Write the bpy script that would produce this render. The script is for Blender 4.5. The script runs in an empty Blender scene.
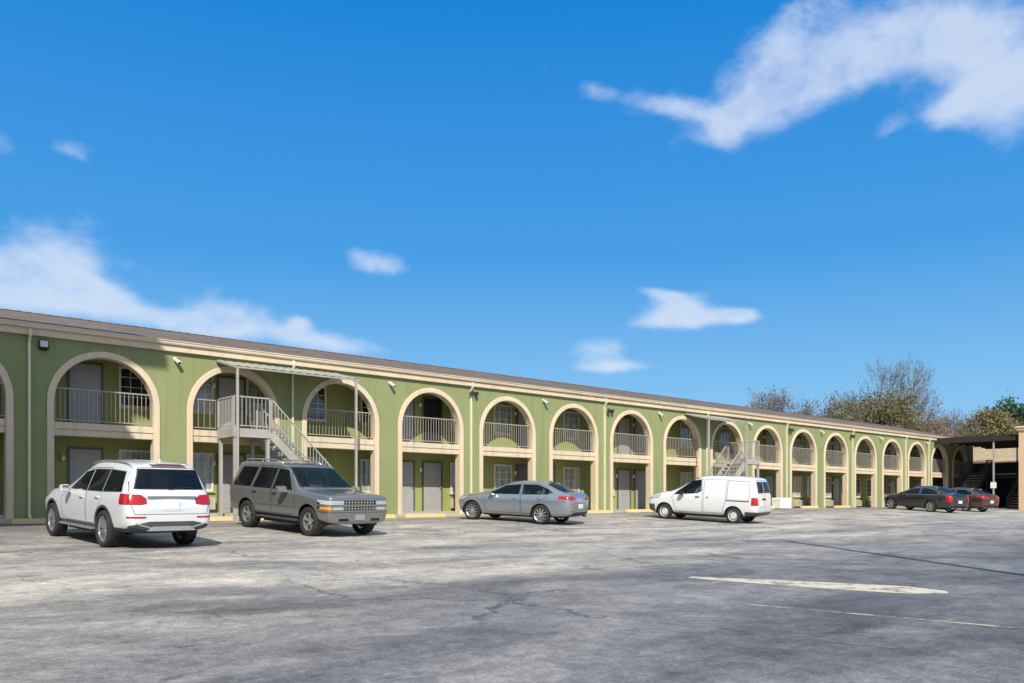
import bpy, bmesh, math, random
from mathutils import Vector, Matrix
from mathutils.bvhtree import BVHTree
R = math.radians
rnd = random.Random(7)
scene = bpy.context.scene
COL = scene.collection

# ------------------------------------------------------------------ frame of the place
F = 840.0
SN = 960 / math.hypot(960, F)
CS = F / math.hypot(960, F)
P = 4.05                                   # spacing of the arches
CAM = Vector((-1.87, -27.36, 0.44))
SUN = Vector((0.667, 1.0, -0.93)).normalized()   # direction the light travels


def ground_z(x, y):
    if y > 0:
        z = -0.13
    else:
        d = -y
        a = min(1, max(0, (d - 2.5) / 6.5))
        z = -0.13 - 0.012 * d - 0.235 * a * a * (3 - 2 * a)
        if d > 9:
            z -= 0.009 * (d - 9)
    t = min(1, max(0, (x - 10) / 40))
    return max(z, -1.6) + 0.27 * t * t * (3 - 2 * t)


def ray(px, py):
    a = (px - 512) / F
    return Vector((a * SN + CS, -a * CS + SN, (503 - py) / F))


def on_ground(px, py):
    d = ray(px, py)
    lo, hi = 1.0, 120.0
    for _ in range(60):
        m = (lo + hi) / 2
        q = CAM + d * m
        if q.z > ground_z(q.x, q.y):
            lo = m
        else:
            hi = m
    q = CAM + d * lo
    return Vector((q.x, q.y, ground_z(q.x, q.y)))


def at_depth(px, z):
    d = ray(px, 503)
    q = CAM + d * z
    return Vector((q.x, q.y, 0))


# ------------------------------------------------------------------ materials
def new_mat(name):
    m = bpy.data.materials.new(name)
    m.use_nodes = True
    nt = m.node_tree
    b = nt.nodes.get('Principled BSDF')
    return m, nt, b


def N(nt, t, **kw):
    n = nt.nodes.new(t)
    for k, v in kw.items():
        if k in n.inputs.keys():
            n.inputs[k].default_value = v
        else:
            setattr(n, k, v)
    return n


def rgba(c):
    return (c[0], c[1], c[2], 1)


def simple(name, col, rough=0.6, metal=0.0, var=0.12, scale=3.0, bump=0.0, bscale=60, coat=0.0, spec=0.5):
    """principled colour broken up by two noises, optional bump"""
    m, nt, b = new_mat(name)
    L = nt.links
    tc = N(nt, 'ShaderNodeTexCoord')
    n1 = N(nt, 'ShaderNodeTexNoise', Scale=scale, Detail=6.0, Roughness=0.6)
    L.new(tc.outputs['Object'], n1.inputs['Vector'])
    rp = N(nt, 'ShaderNodeValToRGB')
    rp.color_ramp.elements[0].position = 0.3
    rp.color_ramp.elements[1].position = 0.7
    rp.color_ramp.elements[0].color = rgba([c * (1 - var) for c in col])
    rp.color_ramp.elements[1].color = rgba([min(1, c * (1 + var)) for c in col])
    L.new(n1.outputs['Fac'], rp.inputs['Fac'])
    L.new(rp.outputs['Color'], b.inputs['Base Color'])
    b.inputs['Roughness'].default_value = rough
    b.inputs['Metallic'].default_value = metal
    b.inputs['Specular IOR Level'].default_value = spec
    if coat:
        b.inputs['Coat Weight'].default_value = coat
        b.inputs['Coat Roughness'].default_value = 0.04
    if bump:
        n2 = N(nt, 'ShaderNodeTexNoise', Scale=bscale, Detail=4.0)
        L.new(tc.outputs['Object'], n2.inputs['Vector'])
        bp = N(nt, 'ShaderNodeBump', Strength=bump, Distance=0.02)
        L.new(n2.outputs['Fac'], bp.inputs['Height'])
        L.new(bp.outputs['Normal'], b.inputs['Normal'])
    return m


def glass_mat(name, tint, trans, rough=0.02):
    m, nt, b = new_mat(name)
    L = nt.links
    b.inputs['Base Color'].default_value = rgba(tint)
    b.inputs['Roughness'].default_value = rough
    b.inputs['Specular IOR Level'].default_value = 0.7
    tr = N(nt, 'ShaderNodeBsdfTransparent')
    tr.inputs['Color'].default_value = rgba([min(1, 0.50 + 3 * t) for t in tint])
    mx = N(nt, 'ShaderNodeMixShader')
    lw = N(nt, 'ShaderNodeFresnel', IOR=1.5)
    mth = N(nt, 'ShaderNodeMath', operation='SUBTRACT', use_clamp=True)
    mth.inputs[0].default_value = trans
    L.new(lw.outputs['Fac'], mth.inputs[1])
    L.new(mth.outputs[0], mx.inputs['Fac'])
    L.new(b.outputs['BSDF'], mx.inputs[1])
    L.new(tr.outputs['BSDF'], mx.inputs[2])
    L.new(mx.outputs[0], nt.nodes['Material Output'].inputs['Surface'])
    return m


def stucco(name, c1, c2, stain):
    m, nt, b = new_mat(name)
    L = nt.links
    tc = N(nt, 'ShaderNodeTexCoord')
    n1 = N(nt, 'ShaderNodeTexNoise', Scale=0.45, Detail=8.0, Roughness=0.65)
    L.new(tc.outputs['Object'], n1.inputs['Vector'])
    rp = N(nt, 'ShaderNodeValToRGB')
    rp.color_ramp.elements[0].position = 0.35
    rp.color_ramp.elements[1].position = 0.68
    rp.color_ramp.elements[0].color = rgba(c1)
    rp.color_ramp.elements[1].color = rgba(c2)
    L.new(n1.outputs['Fac'], rp.inputs['Fac'])
    # rain streaks: noise squeezed in X, long in Z
    mp = N(nt, 'ShaderNodeMapping')
    mp.inputs['Scale'].default_value = (3.2, 3.2, 0.22)
    L.new(tc.outputs['Object'], mp.inputs['Vector'])
    n2 = N(nt, 'ShaderNodeTexNoise', Scale=1.0, Detail=5.0, Roughness=0.6)
    L.new(mp.outputs['Vector'], n2.inputs['Vector'])
    r2 = N(nt, 'ShaderNodeValToRGB')
    r2.color_ramp.elements[0].position = 0.52
    r2.color_ramp.elements[1].position = 0.78
    r2.color_ramp.elements[0].color = (0, 0, 0, 1)
    r2.color_ramp.elements[1].color = (0.75, 0.75, 0.75, 1)
    L.new(n2.outputs['Fac'], r2.inputs['Fac'])
    mx = N(nt, 'ShaderNodeMixRGB')
    mx.inputs['Color2'].default_value = rgba(stain)
    L.new(r2.outputs['Color'], mx.inputs['Fac'])
    L.new(rp.outputs['Color'], mx.inputs['Color1'])
    L.new(mx.outputs['Color'], b.inputs['Base Color'])
    b.inputs['Roughness'].default_value = 0.85
    b.inputs['Specular IOR Level'].default_value = 0.25
    n3 = N(nt, 'ShaderNodeTexNoise', Scale=22.0, Detail=5.0)
    L.new(tc.outputs['Object'], n3.inputs['Vector'])
    bp = N(nt, 'ShaderNodeBump', Strength=0.45, Distance=0.025)
    L.new(n3.outputs['Fac'], bp.inputs['Height'])
    L.new(bp.outputs['Normal'], b.inputs['Normal'])
    return m


M = {}
M['green'] = stucco('green_stucco', (0.225, 0.255, 0.115), (0.268, 0.295, 0.138), (0.16, 0.178, 0.09))
M['green_in'] = stucco('green_wall_paint', (0.29, 0.315, 0.105), (0.33, 0.35, 0.125), (0.24, 0.255, 0.09))
M['cream'] = stucco('cream_stucco', (0.58, 0.475, 0.33), (0.68, 0.565, 0.41), (0.42, 0.345, 0.25))
M['peach'] = stucco('peach_stucco', (0.62, 0.43, 0.27), (0.68, 0.50, 0.33), (0.5, 0.36, 0.24))
M['gutter'] = simple('gutter_paint', (0.66, 0.55, 0.40), 0.5, var=0.1, scale=1.5)
M['pipe'] = simple('downspout_paint', (0.62, 0.60, 0.40), 0.5, var=0.1, scale=2)
M['rail'] = simple('railing_paint', (0.32, 0.29, 0.25), 0.5, var=0.12, scale=4)
M['steel'] = simple('grey_steel_paint', (0.36, 0.345, 0.31), 0.5, var=0.15, scale=3)
M['steel_dark'] = simple('dark_steel', (0.05, 0.055, 0.06), 0.5, var=0.2, scale=3)
M['canopy'] = simple('weathered_canopy_metal', (0.33, 0.325, 0.27), 0.55, var=0.18, scale=3)
M['tread'] = simple('concrete_tread', (0.42, 0.39, 0.33), 0.85, var=0.15, scale=5)
M['door'] = simple('grey_door_paint', (0.34, 0.325, 0.32), 0.45, var=0.08, scale=2)
M['door_brown'] = simple('brown_door_paint', (0.16, 0.10, 0.07), 0.45, var=0.1, scale=2)
M['door_frame'] = simple('dark_door_frame', (0.10, 0.105, 0.07), 0.5)
M['dark_in'] = simple('room_shade_panel', (0.015, 0.015, 0.018), 0.9)
M['white'] = simple('white_paint', (0.75, 0.75, 0.72), 0.5, var=0.05)
M['win_frame'] = simple('window_frame_paint', (0.62, 0.60, 0.52), 0.5, var=0.08)
M['brass'] = simple('handle_metal', (0.5, 0.46, 0.38), 0.3, metal=1.0)
M['concrete'] = simple('walkway_concrete', (0.40, 0.36, 0.29), 0.9, var=0.18, scale=1.5, bump=0.2, bscale=40)
M['kerb'] = simple('kerb_concrete', (0.44, 0.38, 0.27), 0.9, var=0.2, scale=1.2, bump=0.2, bscale=40)
M['ceiling'] = simple('ceiling_paint', (0.42, 0.42, 0.30), 0.8, var=0.08)
M['black'] = simple('black_plastic', (0.012, 0.012, 0.013), 0.55, var=0.1)
M['ac'] = simple('beige_appliance_metal', (0.52, 0.48, 0.38), 0.5, var=0.08)
M['lamp_glass'] = simple('floodlight_glass', (0.55, 0.56, 0.55), 0.15, var=0.05)
M['bridge_dark'] = simple('navy_panel', (0.012, 0.018, 0.035), 0.6, var=0.3, scale=2)
M['maroon_dark'] = simple('dark_brown_fascia', (0.03, 0.018, 0.016), 0.6, var=0.2)
M['far_wall'] = simple('tan_wall', (0.42, 0.36, 0.25), 0.9, var=0.12)


def window_glass(name, c1, c2):
    """glazed pane with a drawn curtain close behind it: soft vertical folds under a glossy coat"""
    m, nt, b = new_mat(name)
    L = nt.links
    tc = N(nt, 'ShaderNodeTexCoord')
    mp = N(nt, 'ShaderNodeMapping')
    mp.inputs['Scale'].default_value = (9, 1, 0.6)
    L.new(tc.outputs['Object'], mp.inputs['Vector'])
    n = N(nt, 'ShaderNodeTexNoise', Scale=1.3, Detail=3.0)
    L.new(mp.outputs['Vector'], n.inputs['Vector'])
    rp = N(nt, 'ShaderNodeValToRGB')
    rp.color_ramp.elements[0].position = 0.38
    rp.color_ramp.elements[1].position = 0.62
    rp.color_ramp.elements[0].color = rgba(c1)
    rp.color_ramp.elements[1].color = rgba(c2)
    L.new(n.outputs['Fac'], rp.inputs['Fac'])
    L.new(rp.outputs['Color'], b.inputs['Base Color'])
    b.inputs['Roughness'].default_value = 0.12
    b.inputs['Coat Weight'].default_value = 0.8
    b.inputs['Coat Roughness'].default_value = 0.02
    return m


M['pane_light'] = window_glass('pane_with_curtain', (0.20, 0.22, 0.20), (0.42, 0.43, 0.40))
M['pane_dark'] = window_glass('pane_dark_room', (0.012, 0.014, 0.016), (0.05, 0.055, 0.06))


def yellow_mat():
    m, nt, b = new_mat('worn_yellow_paint')
    L = nt.links
    tc = N(nt, 'ShaderNodeTexCoord')
    n = N(nt, 'ShaderNodeTexNoise', Scale=7.0, Detail=8.0, Roughness=0.7)
    L.new(tc.outputs['Object'], n.inputs['Vector'])
    rp = N(nt, 'ShaderNodeValToRGB')
    e = rp.color_ramp.elements
    e[0].position = 0.42
    e[1].position = 0.6
    e[0].color = (0.72, 0.48, 0.12, 1)
    e[1].color = (0.50, 0.44, 0.32, 1)
    L.new(n.outputs['Fac'], rp.inputs['Fac'])
    L.new(rp.outputs['Color'], b.inputs['Base Color'])
    b.inputs['Roughness'].default_value = 0.8
    return m


M['yellow'] = yellow_mat()


def shingle_mat():
    m, nt, b = new_mat('roof_shingles')
    L = nt.links
    tc = N(nt, 'ShaderNodeTexCoord')
    br = N(nt, 'ShaderNodeTexBrick', Scale=1.0)
    br.inputs['Color1'].default_value = (0.125, 0.095, 0.075, 1)
    br.inputs['Color2'].default_value = (0.205, 0.158, 0.125, 1)
    br.inputs['Mortar'].default_value = (0.07, 0.06, 0.055, 1)
    br.inputs['Mortar Size'].default_value = 0.015
    br.inputs['Brick Width'].default_value = 0.32
    br.inputs['Row Height'].default_value = 0.15
    L.new(tc.outputs['Object'], br.inputs['Vector'])
    n = N(nt, 'ShaderNodeTexNoise', Scale=0.6, Detail=7.0, Roughness=0.7)
    L.new(tc.outputs['Object'], n.inputs['Vector'])
    rp = N(nt, 'ShaderNodeValToRGB')
    rp.color_ramp.elements[0].color = (0.6, 0.6, 0.62, 1)
    rp.color_ramp.elements[1].color = (1.35, 1.3, 1.25, 1)
    L.new(n.outputs['Fac'], rp.inputs['Fac'])
    mx = N(nt, 'ShaderNodeMixRGB', blend_type='MULTIPLY')
    mx.inputs['Fac'].default_value = 1
    L.new(br.outputs['Color'], mx.inputs['Color1'])
    L.new(rp.outputs['Color'], mx.inputs['Color2'])
    L.new(mx.outputs['Color'], b.inputs['Base Color'])
    b.inputs['Roughness'].default_value = 0.95
    return m


M['shingle'] = shingle_mat()


def asphalt_mat():
    m, nt, b = new_mat('worn_asphalt')
    L = nt.links
    geo = N(nt, 'ShaderNodeNewGeometry')
    sep = N(nt, 'ShaderNodeSeparateXYZ')
    L.new(geo.outputs['Position'], sep.inputs[0])

    def noise(scale, detail=6.0, rough=0.6, mscale=None, rot=0.0, dist=0.0):
        n = N(nt, 'ShaderNodeTexNoise', Scale=scale, Detail=detail, Roughness=rough, Distortion=dist)
        src = geo.outputs['Position']
        if mscale:
            mp = N(nt, 'ShaderNodeMapping')
            mp.inputs['Scale'].default_value = mscale
            mp.inputs['Rotation'].default_value = (0, 0, rot)
            L.new(src, mp.inputs['Vector'])
            src = mp.outputs['Vector']
        L.new(src, n.inputs['Vector'])
        return n.outputs['Fac']

    def math_(op, a, bb, clamp=False):
        n = N(nt, 'ShaderNodeMath', operation=op, use_clamp=clamp)
        for i, v in enumerate((a, bb)):
            if isinstance(v, (int, float)):
                n.inputs[i].default_value = v
            else:
                L.new(v, n.inputs[i])
        return n.outputs[0]

    def ramp(src, stops):
        r = N(nt, 'ShaderNodeValToRGB')
        e = r.color_ramp.elements
        e[0].position, e[0].color = stops[0][0], rgba(stops[0][1])
        e[1].position, e[1].color = stops[-1][0], rgba(stops[-1][1])
        for p_, c_ in stops[1:-1]:
            k = e.new(p_)
            k.color = rgba(c_)
        L.new(src, r.inputs['Fac'])
        return r.outputs['Color']

    def mix(fac, a, bb, mode='MIX'):
        n = N(nt, 'ShaderNodeMixRGB', blend_type=mode)
        for key, v in (('Fac', fac), ('Color1', a), ('Color2', bb)):
            if isinstance(v, (int, float)):
                n.inputs[key].default_value = v
            elif isinstance(v, tuple):
                n.inputs[key].default_value = rgba(v)
            else:
                L.new(v, n.inputs[key])
        return n.outputs['Color']

    # wear by distance from the building: dark oil-stained bays, pale worn driving lane, dark reseal beyond
    big = noise(0.16, 8.0, 0.68, (0.55, 1.0, 1), 0.15, 0.6)
    warp = math_('MULTIPLY', math_('SUBTRACT', big, 0.5), 17.0)
    yy = math_('ADD', sep.outputs['Y'], warp)
    xx = math_('MULTIPLY', sep.outputs['X'], 0.22)
    yy = math_('SUBTRACT', yy, math_('MULTIPLY', math_('SUBTRACT', math_('MINIMUM', sep.outputs['X'], 13.0), 1.0), 0.32))
    t = math_('DIVIDE', math_('ADD', yy, 32.0), 32.0, True)
    lane = ramp(t, [(0.0, (0.145, 0.15, 0.166)), (0.26, (0.155, 0.159, 0.172)), (0.44, (0.295, 0.28, 0.262)),
                    (0.64, (0.365, 0.338, 0.303)), (0.78, (0.27, 0.254, 0.234)), (0.88, (0.19, 0.178, 0.166)), (1.0, (0.15, 0.14, 0.13))])
    # streaky scuffs along the lane
    st = noise(0.5, 9.0, 0.7, (0.30, 1.5, 1), 0.1, 0.4)
    stc = ramp(st, [(0.30, (0.60, 0.61, 0.64)), (0.48, (0.97, 0.97, 0.97)), (0.66, (1.35, 1.33, 1.29))])
    col = mix(0.9, lane, stc, 'MULTIPLY')
    fine = noise(2.2, 10.0, 0.75)
    col = mix(0.8, col, ramp(fine, [(0.28, (0.5, 0.5, 0.52)), (0.5, (1, 1, 1)), (0.70, (1.5, 1.47, 1.42))]), 'MULTIPLY')
    med = noise(8.0, 8.0, 0.8, None, 0, 0.5)
    col = mix(0.85, col, ramp(med, [(0.30, (0.55, 0.56, 0.60)), (0.5, (1, 1, 1)), (0.70, (1.5, 1.47, 1.42))]), 'MULTIPLY')
    pat = noise(0.55, 5.0, 0.65, (0.6, 1.0, 1), 0.2, 0.8)
    col = mix(0.8, col, ramp(pat, [(0.36, (0.60, 0.62, 0.66)), (0.5, (1, 1, 1)), (0.64, (1.4, 1.36, 1.28))]), 'MULTIPLY')
    # oil patches
    oil = noise(0.42, 5.0, 0.55, (0.7, 1.2, 1), 0.4)
    col = mix(ramp(oil, [(0.60, (0, 0, 0)), (0.74, (0.5, 0.5, 0.5))]), col, (0.055, 0.056, 0.06))
    # cracks
    vor = N(nt, 'ShaderNodeTexVoronoi', feature='DISTANCE_TO_EDGE', Scale=0.33)
    wn = N(nt, 'ShaderNodeTexNoise', Scale=0.8, Detail=8.0, Roughness=0.7)
    L.new(geo.outputs['Position'], wn.inputs['Vector'])
    ad = N(nt, 'ShaderNodeVectorMath', operation='MULTIPLY_ADD')
    L.new(wn.outputs['Color'], ad.inputs[0])
    ad.inputs[1].default_value = (1.6, 1.6, 0)
    L.new(geo.outputs['Position'], ad.inputs[2])
    L.new(ad.outputs[0], vor.inputs['Vector'])
    crk = ramp(vor.outputs['Distance'], [(0.0, (0.85, 0.85, 0.85)), (0.016, (0, 0, 0))])
    crk = mix(1.0, crk, ramp(noise(0.22, 3.0), [(0.48, (0, 0, 0)), (0.57, (1, 1, 1))]), 'MULTIPLY')
    col = mix(crk, col, (0.05, 0.05, 0.052))
    # aggregate speckle
    sp = noise(38.0, 5.0, 0.85)
    col = mix(0.75, col, ramp(sp, [(0.3, (0.42, 0.42, 0.44)), (0.5, (1, 1, 1)), (0.70, (1.75, 1.72, 1.65))]), 'MULTIPLY')
    L.new(col, b.inputs['Base Color'])
    b.inputs['Roughness'].default_value = 0.82
    b.inputs['Specular IOR Level'].default_value = 0.3
    bp = N(nt, 'ShaderNodeBump', Strength=0.35, Distance=0.015)
    L.new(math_('ADD', noise(40.0, 4.0, 0.7), math_('MULTIPLY', fine, 0.8)), bp.inputs['Height'])
    L.new(bp.outputs['Normal'], b.inputs['Normal'])
    return m


M['asphalt'] = asphalt_mat()


def worn_line(name, col, lo, hi):
    m, nt, b = new_mat(name)
    L = nt.links
    geo = N(nt, 'ShaderNodeNewGeometry')
    n = N(nt, 'ShaderNodeTexNoise', Scale=2.6, Detail=10.0, Roughness=0.75)
    L.new(geo.outputs['Position'], n.inputs['Vector'])
    rp = N(nt, 'ShaderNodeValToRGB')
    rp.color_ramp.elements[0].position = lo
    rp.color_ramp.elements[1].position = hi
    L.new(n.outputs['Fac'], rp.inputs['Fac'])
    b.inputs['Base Color'].default_value = rgba(col)
    b.inputs['Roughness'].default_value = 0.8
    tr = N(nt, 'ShaderNodeBsdfTransparent')
    mx = N(nt, 'ShaderNodeMixShader')
    L.new(rp.outputs['Color'], mx.inputs['Fac'])
    L.new(tr.outputs[0], mx.inputs[1])
    L.new(b.outputs[0], mx.inputs[2])
    L.new(mx.outputs[0], nt.nodes['Material Output'].inputs['Surface'])
    return m


M['line'] = worn_line('worn_line_paint', (0.58, 0.54, 0.44), 0.36, 0.50)
M['line_faint'] = worn_line('faint_line_paint', (0.50, 0.46, 0.34), 0.41, 0.58)


# ------------------------------------------------------------------ mesh helpers
class MB:
    def __init__(self):
        self.v, self.f, self.m = [], [], []

    def face(self, pts, mi=0):
        i = len(self.v)
        self.v += [tuple(p) for p in pts]
        self.f.append(list(range(i, i + len(pts))))
        self.m.append(mi)

    def hull8(self, c, mi=0):
        i = len(self.v)
        self.v += [tuple(p) for p in c]
        for q in ((0, 3, 2, 1), (4, 5, 6, 7), (0, 1, 5, 4), (1, 2, 6, 5), (2, 3, 7, 6), (3, 0, 4, 7)):
            self.f.append([i + k for k in q])
            self.m.append(mi)

    def box(self, x0, x1, y0, y1, z0, z1, mi=0):
        self.hull8([(x0, y0, z0), (x1, y0, z0), (x1, y1, z0), (x0, y1, z0),
                    (x0, y0, z1), (x1, y0, z1), (x1, y1, z1), (x0, y1, z1)], mi)

    def bar(self, a, b, w, h=None, mi=0, up=(0, 0, 1)):
        """rectangular bar from a to b"""
        a, b = Vector(a), Vector(b)
        h = h or w
        d = (b - a).normalized()
        u = Vector(up)
        if abs(d.dot(u)) > 0.95:
            u = Vector((1, 0, 0))
        s = d.cross(u).normalized() * (w / 2)
        t = s.cross(d).normalized() * (h / 2)
        self.hull8([a - s - t, a + s - t, a + s + t, a - s + t, b - s - t, b + s - t, b + s + t, b - s + t], mi)

    def tube(self, pts, radii, n=8, mi=0, cap=True):
        pts = [Vector(p) for p in pts]
        if isinstance(radii, (int, float)):
            radii = [radii] * len(pts)
        rings = []
        for k, p in enumerate(pts):
            d = (pts[min(k + 1, len(pts) - 1)] - pts[max(k - 1, 0)])
            d = d.normalized() if d.length > 1e-9 else Vector((0, 0, 1))
            u = Vector((0, 0, 1)) if abs(d.z) < 0.9 else Vector((1, 0, 0))
            s = d.cross(u).normalized()
            t = d.cross(s).normalized()
            i = len(self.v)
            for j in range(n):
                a = 2 * math.pi * j / n
                self.v.append(tuple(p + (s * math.cos(a) + t * math.sin(a)) * radii[k]))
            rings.append(i)
        for k in range(len(rings) - 1):
            a, b = rings[k], rings[k + 1]
            for j in range(n):
                self.f.append([a + j, a + (j + 1) % n, b + (j + 1) % n, b + j])
                self.m.append(mi)
        if cap:
            self.f.append([rings[0] + j for j in range(n)][::-1])
            self.m.append(mi)
            self.f.append([rings[-1] + j for j in range(n)])
            self.m.append(mi)

    def lathe(self, prof, n=24, axis='y', c=(0, 0, 0), mi=0):
        """prof: list of (offset along axis, radius)"""
        i0 = len(self.v)
        for (o, r) in prof:
            for j in range(n):
                a = 2 * math.pi * j / n
                u, w = r * math.cos(a), r * math.sin(a)
                q = (u, o, w) if axis == 'y' else ((u, w, o) if axis == 'z' else (o, u, w))
                self.v.append((c[0] + q[0], c[1] + q[1], c[2] + q[2]))
        for k in range(len(prof) - 1):
            for j in range(n):
                a, b = i0 + k * n, i0 + (k + 1) * n
                self.f.append([a + j, a + (j + 1) % n, b + (j + 1) % n, b + j])
                self.m.append(mi)

    def build(self, name, mats, parent=None, smooth=False, normals=True, bevel=0.0):
        me = bpy.data.meshes.new(name)
        me.from_pydata(self.v, [], self.f)
        if not isinstance(mats, (list, tuple)):
            mats = [mats]
        for mt in mats:
            me.materials.append(mt)
        me.polygons.foreach_set('material_index', self.m)
        if normals or bevel:
            bm = bmesh.new()
            bm.from_mesh(me)
            if bevel:
                bmesh.ops.bevel(bm, geom=[e for e in bm.edges if len(e.link_faces) == 2 and e.calc_face_angle(0) > 0.5],
                                offset=bevel, segments=2, affect='EDGES', profile=0.6)
            bmesh.ops.recalc_face_normals(bm, faces=bm.faces)
            bm.to_mesh(me)
            bm.free()
        if smooth:
            me.shade_smooth() if hasattr(me, 'shade_smooth') else None
        me.update()
        return link(name, me, parent)


def link(name, me, parent=None):
    o = bpy.data.objects.new(name, me)
    COL.objects.link(o)
    if parent:
        o.parent = parent
    return o


def tag(o, label=None, cat=None, group=None, kind=None):
    if label:
        o['label'] = label
    if cat:
        o['category'] = cat
    if group:
        o['group'] = group
    if kind:
        o['kind'] = kind
    return o


def thing(name, label, cat, loc=(0, 0, 0), rz=0.0, group=None):
    o = link(name, None)
    o.empty_display_size = 0.3
    o.location = loc
    o.rotation_euler = (0, 0, rz)
    return tag(o, label, cat, group)


def children_of(o):
    return [c for c in COL.objects if c.parent == o]


def copy_tree(o, parent=None):
    c = o.copy()
    COL.objects.link(c)
    if parent:
        c.parent = parent
    for ch in children_of(o):
        copy_tree(ch, c)
    return c


# ------------------------------------------------------------------ ground
def build_ground():
    xs = [-400, -250, -150, -90, -60] + [-40 + 2 * i for i in range(66)] + [100, 130, 180, 260, 400, 600]
    ys = [-300, -180, -110, -70, -50] + [-40 + i for i in range(42)] + [4, 10, 20, 40, 80, 150, 300, 600]
    me = bpy.data.meshes.new('parking_lot')
    v = [(x, y, ground_z(x, y)) for y in ys for x in xs]
    w = len(xs)
    f = [[j * w + i, j * w + i + 1, (j + 1) * w + i + 1, (j + 1) * w + i] for j in range(len(ys) - 1) for i in range(w - 1)]
    me.from_pydata(v, [], f)
    me.materials.append(M['asphalt'])
    me.shade_smooth()
    tag(link('parking_lot', me), kind='structure')


build_ground()


def ground_strip(name, pts, mat, lift):
    """pts: (left, right) ground positions along the strip"""
    mb = MB()
    n = 14
    for (a0, b0), (a1, b1) in zip(pts[:-1], pts[1:]):
        for k in range(n):
            t0, t1 = k / n, (k + 1) / n
            q = [a0.lerp(a1, t0), a0.lerp(a1, t1), b0.lerp(b1, t1), b0.lerp(b1, t0)]
            mb.face([(p.x, p.y, ground_z(p.x, p.y) + lift) for p in q])
    return tag(mb.build(name, mat), kind='structure')


def line_px(a, b, w0, w1, mat, name='painted_line', lift=0.004):
    A, B = on_ground(*a), on_ground(*b)
    d = (B - A).normalized()
    s = Vector((-d.y, d.x, 0))
    ground_strip(name, [(A + s * w0 / 2, A - s * w0 / 2), (B + s * w1 / 2, B - s * w1 / 2)], mat, lift)


line_px((690, 577.5), (800, 584), 0.25, 0.80, M['line'])
line_px((800, 584), (905, 590), 0.80, 1.0, M['line'])
line_px((905, 590), (948, 592.5), 1.0, 0.3, M['line'])
line_px((740, 604), (1060, 632), 0.08, 0.08, M['line_faint'])

# ------------------------------------------------------------------ the motel
motel = thing('motel_building', 'long two storey green stucco motel with cream arches and brown shingle roof', 'building')
NB0, NB1 = -3, 18                     # bays
X0, X1 = NB0 * P - 0.4, 18 * P + 0.2
RIN, TRIM = 1.41, 0.19
ROUT = RIN + TRIM
SPRING = 3.43
FZ0, FZ1 = -0.25, 5.44
WT = 0.28                             # facade thickness
BACK = 1.50                           # back wall of the walkway
ARC = 28


def arc_pts(cx, r):
    return [(cx - r * math.cos(math.pi * k / ARC), SPRING + r * math.sin(math.pi * k / ARC)) for k in range(ARC + 1)]


mb = MB()
for n in range(NB0, NB1):
    cx = n * P + ROUT
    xl = n * P - (P - 2 * ROUT) / 2
    xr = xl + P
    r = RIN + 0.06
    if n == NB0:
        xl = X0
    if n == NB1 - 1:
        xr = X1
    for y in (0.0, WT):
        mb.face([(xl, y, FZ0), (cx - r, y, FZ0), (cx - r, y, SPRING), (xl, y, SPRING)])
        mb.face([(cx + r, y, FZ0), (xr, y, FZ0), (xr, y, SPRING), (cx + r, y, SPRING)])
        a = arc_pts(cx, r)
        mb.face([(xl, y, SPRING), (cx - r, y, SPRING)] + [(px, y, pz) for px, pz in a[1:8]] + [(a[7][0], y, FZ1), (xl, y, FZ1)])
        for k in range(7, ARC - 7):
            mb.face([(a[k][0], y, a[k][1]), (a[k + 1][0], y, a[k + 1][1]), (a[k + 1][0], y, FZ1), (a[k][0], y, FZ1)])
        mb.face([(a[ARC - 7][0], y, FZ1), (a[ARC - 7][0], y, a[ARC - 7][1])] + [(px, y, pz) for px, pz in a[ARC - 6:]] + [(xr, y, SPRING), (xr, y, FZ1)])
mb.box(X0 - 0.002, X0 + 0.2, 0.004, WT - 0.004, FZ0, FZ1)
mb.box(X1 - 0.2, X1 + 0.002, 0.004, WT - 0.004, FZ0, FZ1)
mb.build('facade_wall', M['green'], motel, normals=False)

# arch trims: one template, copied
mb = MB()
path = [(-1, -0.25, None)] + [(None, k, None) for k in range(ARC + 1)] + [(1, -0.25, None)]


def trim_pt(k, r):
    if k == 0:
        return (-r, -0.2)
    if k == ARC + 2:
        return (r, -0.2)
    a = math.pi * (k - 1) / ARC
    return (-r * math.cos(a), SPRING + r * math.sin(a))


prof = [(RIN, WT + 0.012), (RIN, -0.03), (RIN + 0.012, -0.042), (ROUT - 0.012, -0.042), (ROUT, -0.03), (ROUT, 0.02)]
for k in range(ARC + 2):
    for (r0, y0), (r1, y1) in zip(prof[:-1], prof[1:]):
        a, b, c, d = trim_pt(k, r0), trim_pt(k + 1, r0), trim_pt(k + 1, r1), trim_pt(k, r1)
        mb.face([(a[0], y0, a[1]), (b[0], y0, b[1]), (c[0], y1, c[1]), (d[0], y1, d[1])])
trim0 = mb.build('arch_trim', M['cream'], motel, normals=False)
# balcony edge beam inside the arch
mb = MB()
w = RIN - 0.004
mb.box(-w, w, 0.05, 0.45, 2.44, 2.635)
mb.box(-w, w, 0.02, 0.45, 2.637, 2.83)
edge0 = mb.build('balcony_edge', M['cream'], motel, bevel=0.008)
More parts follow.
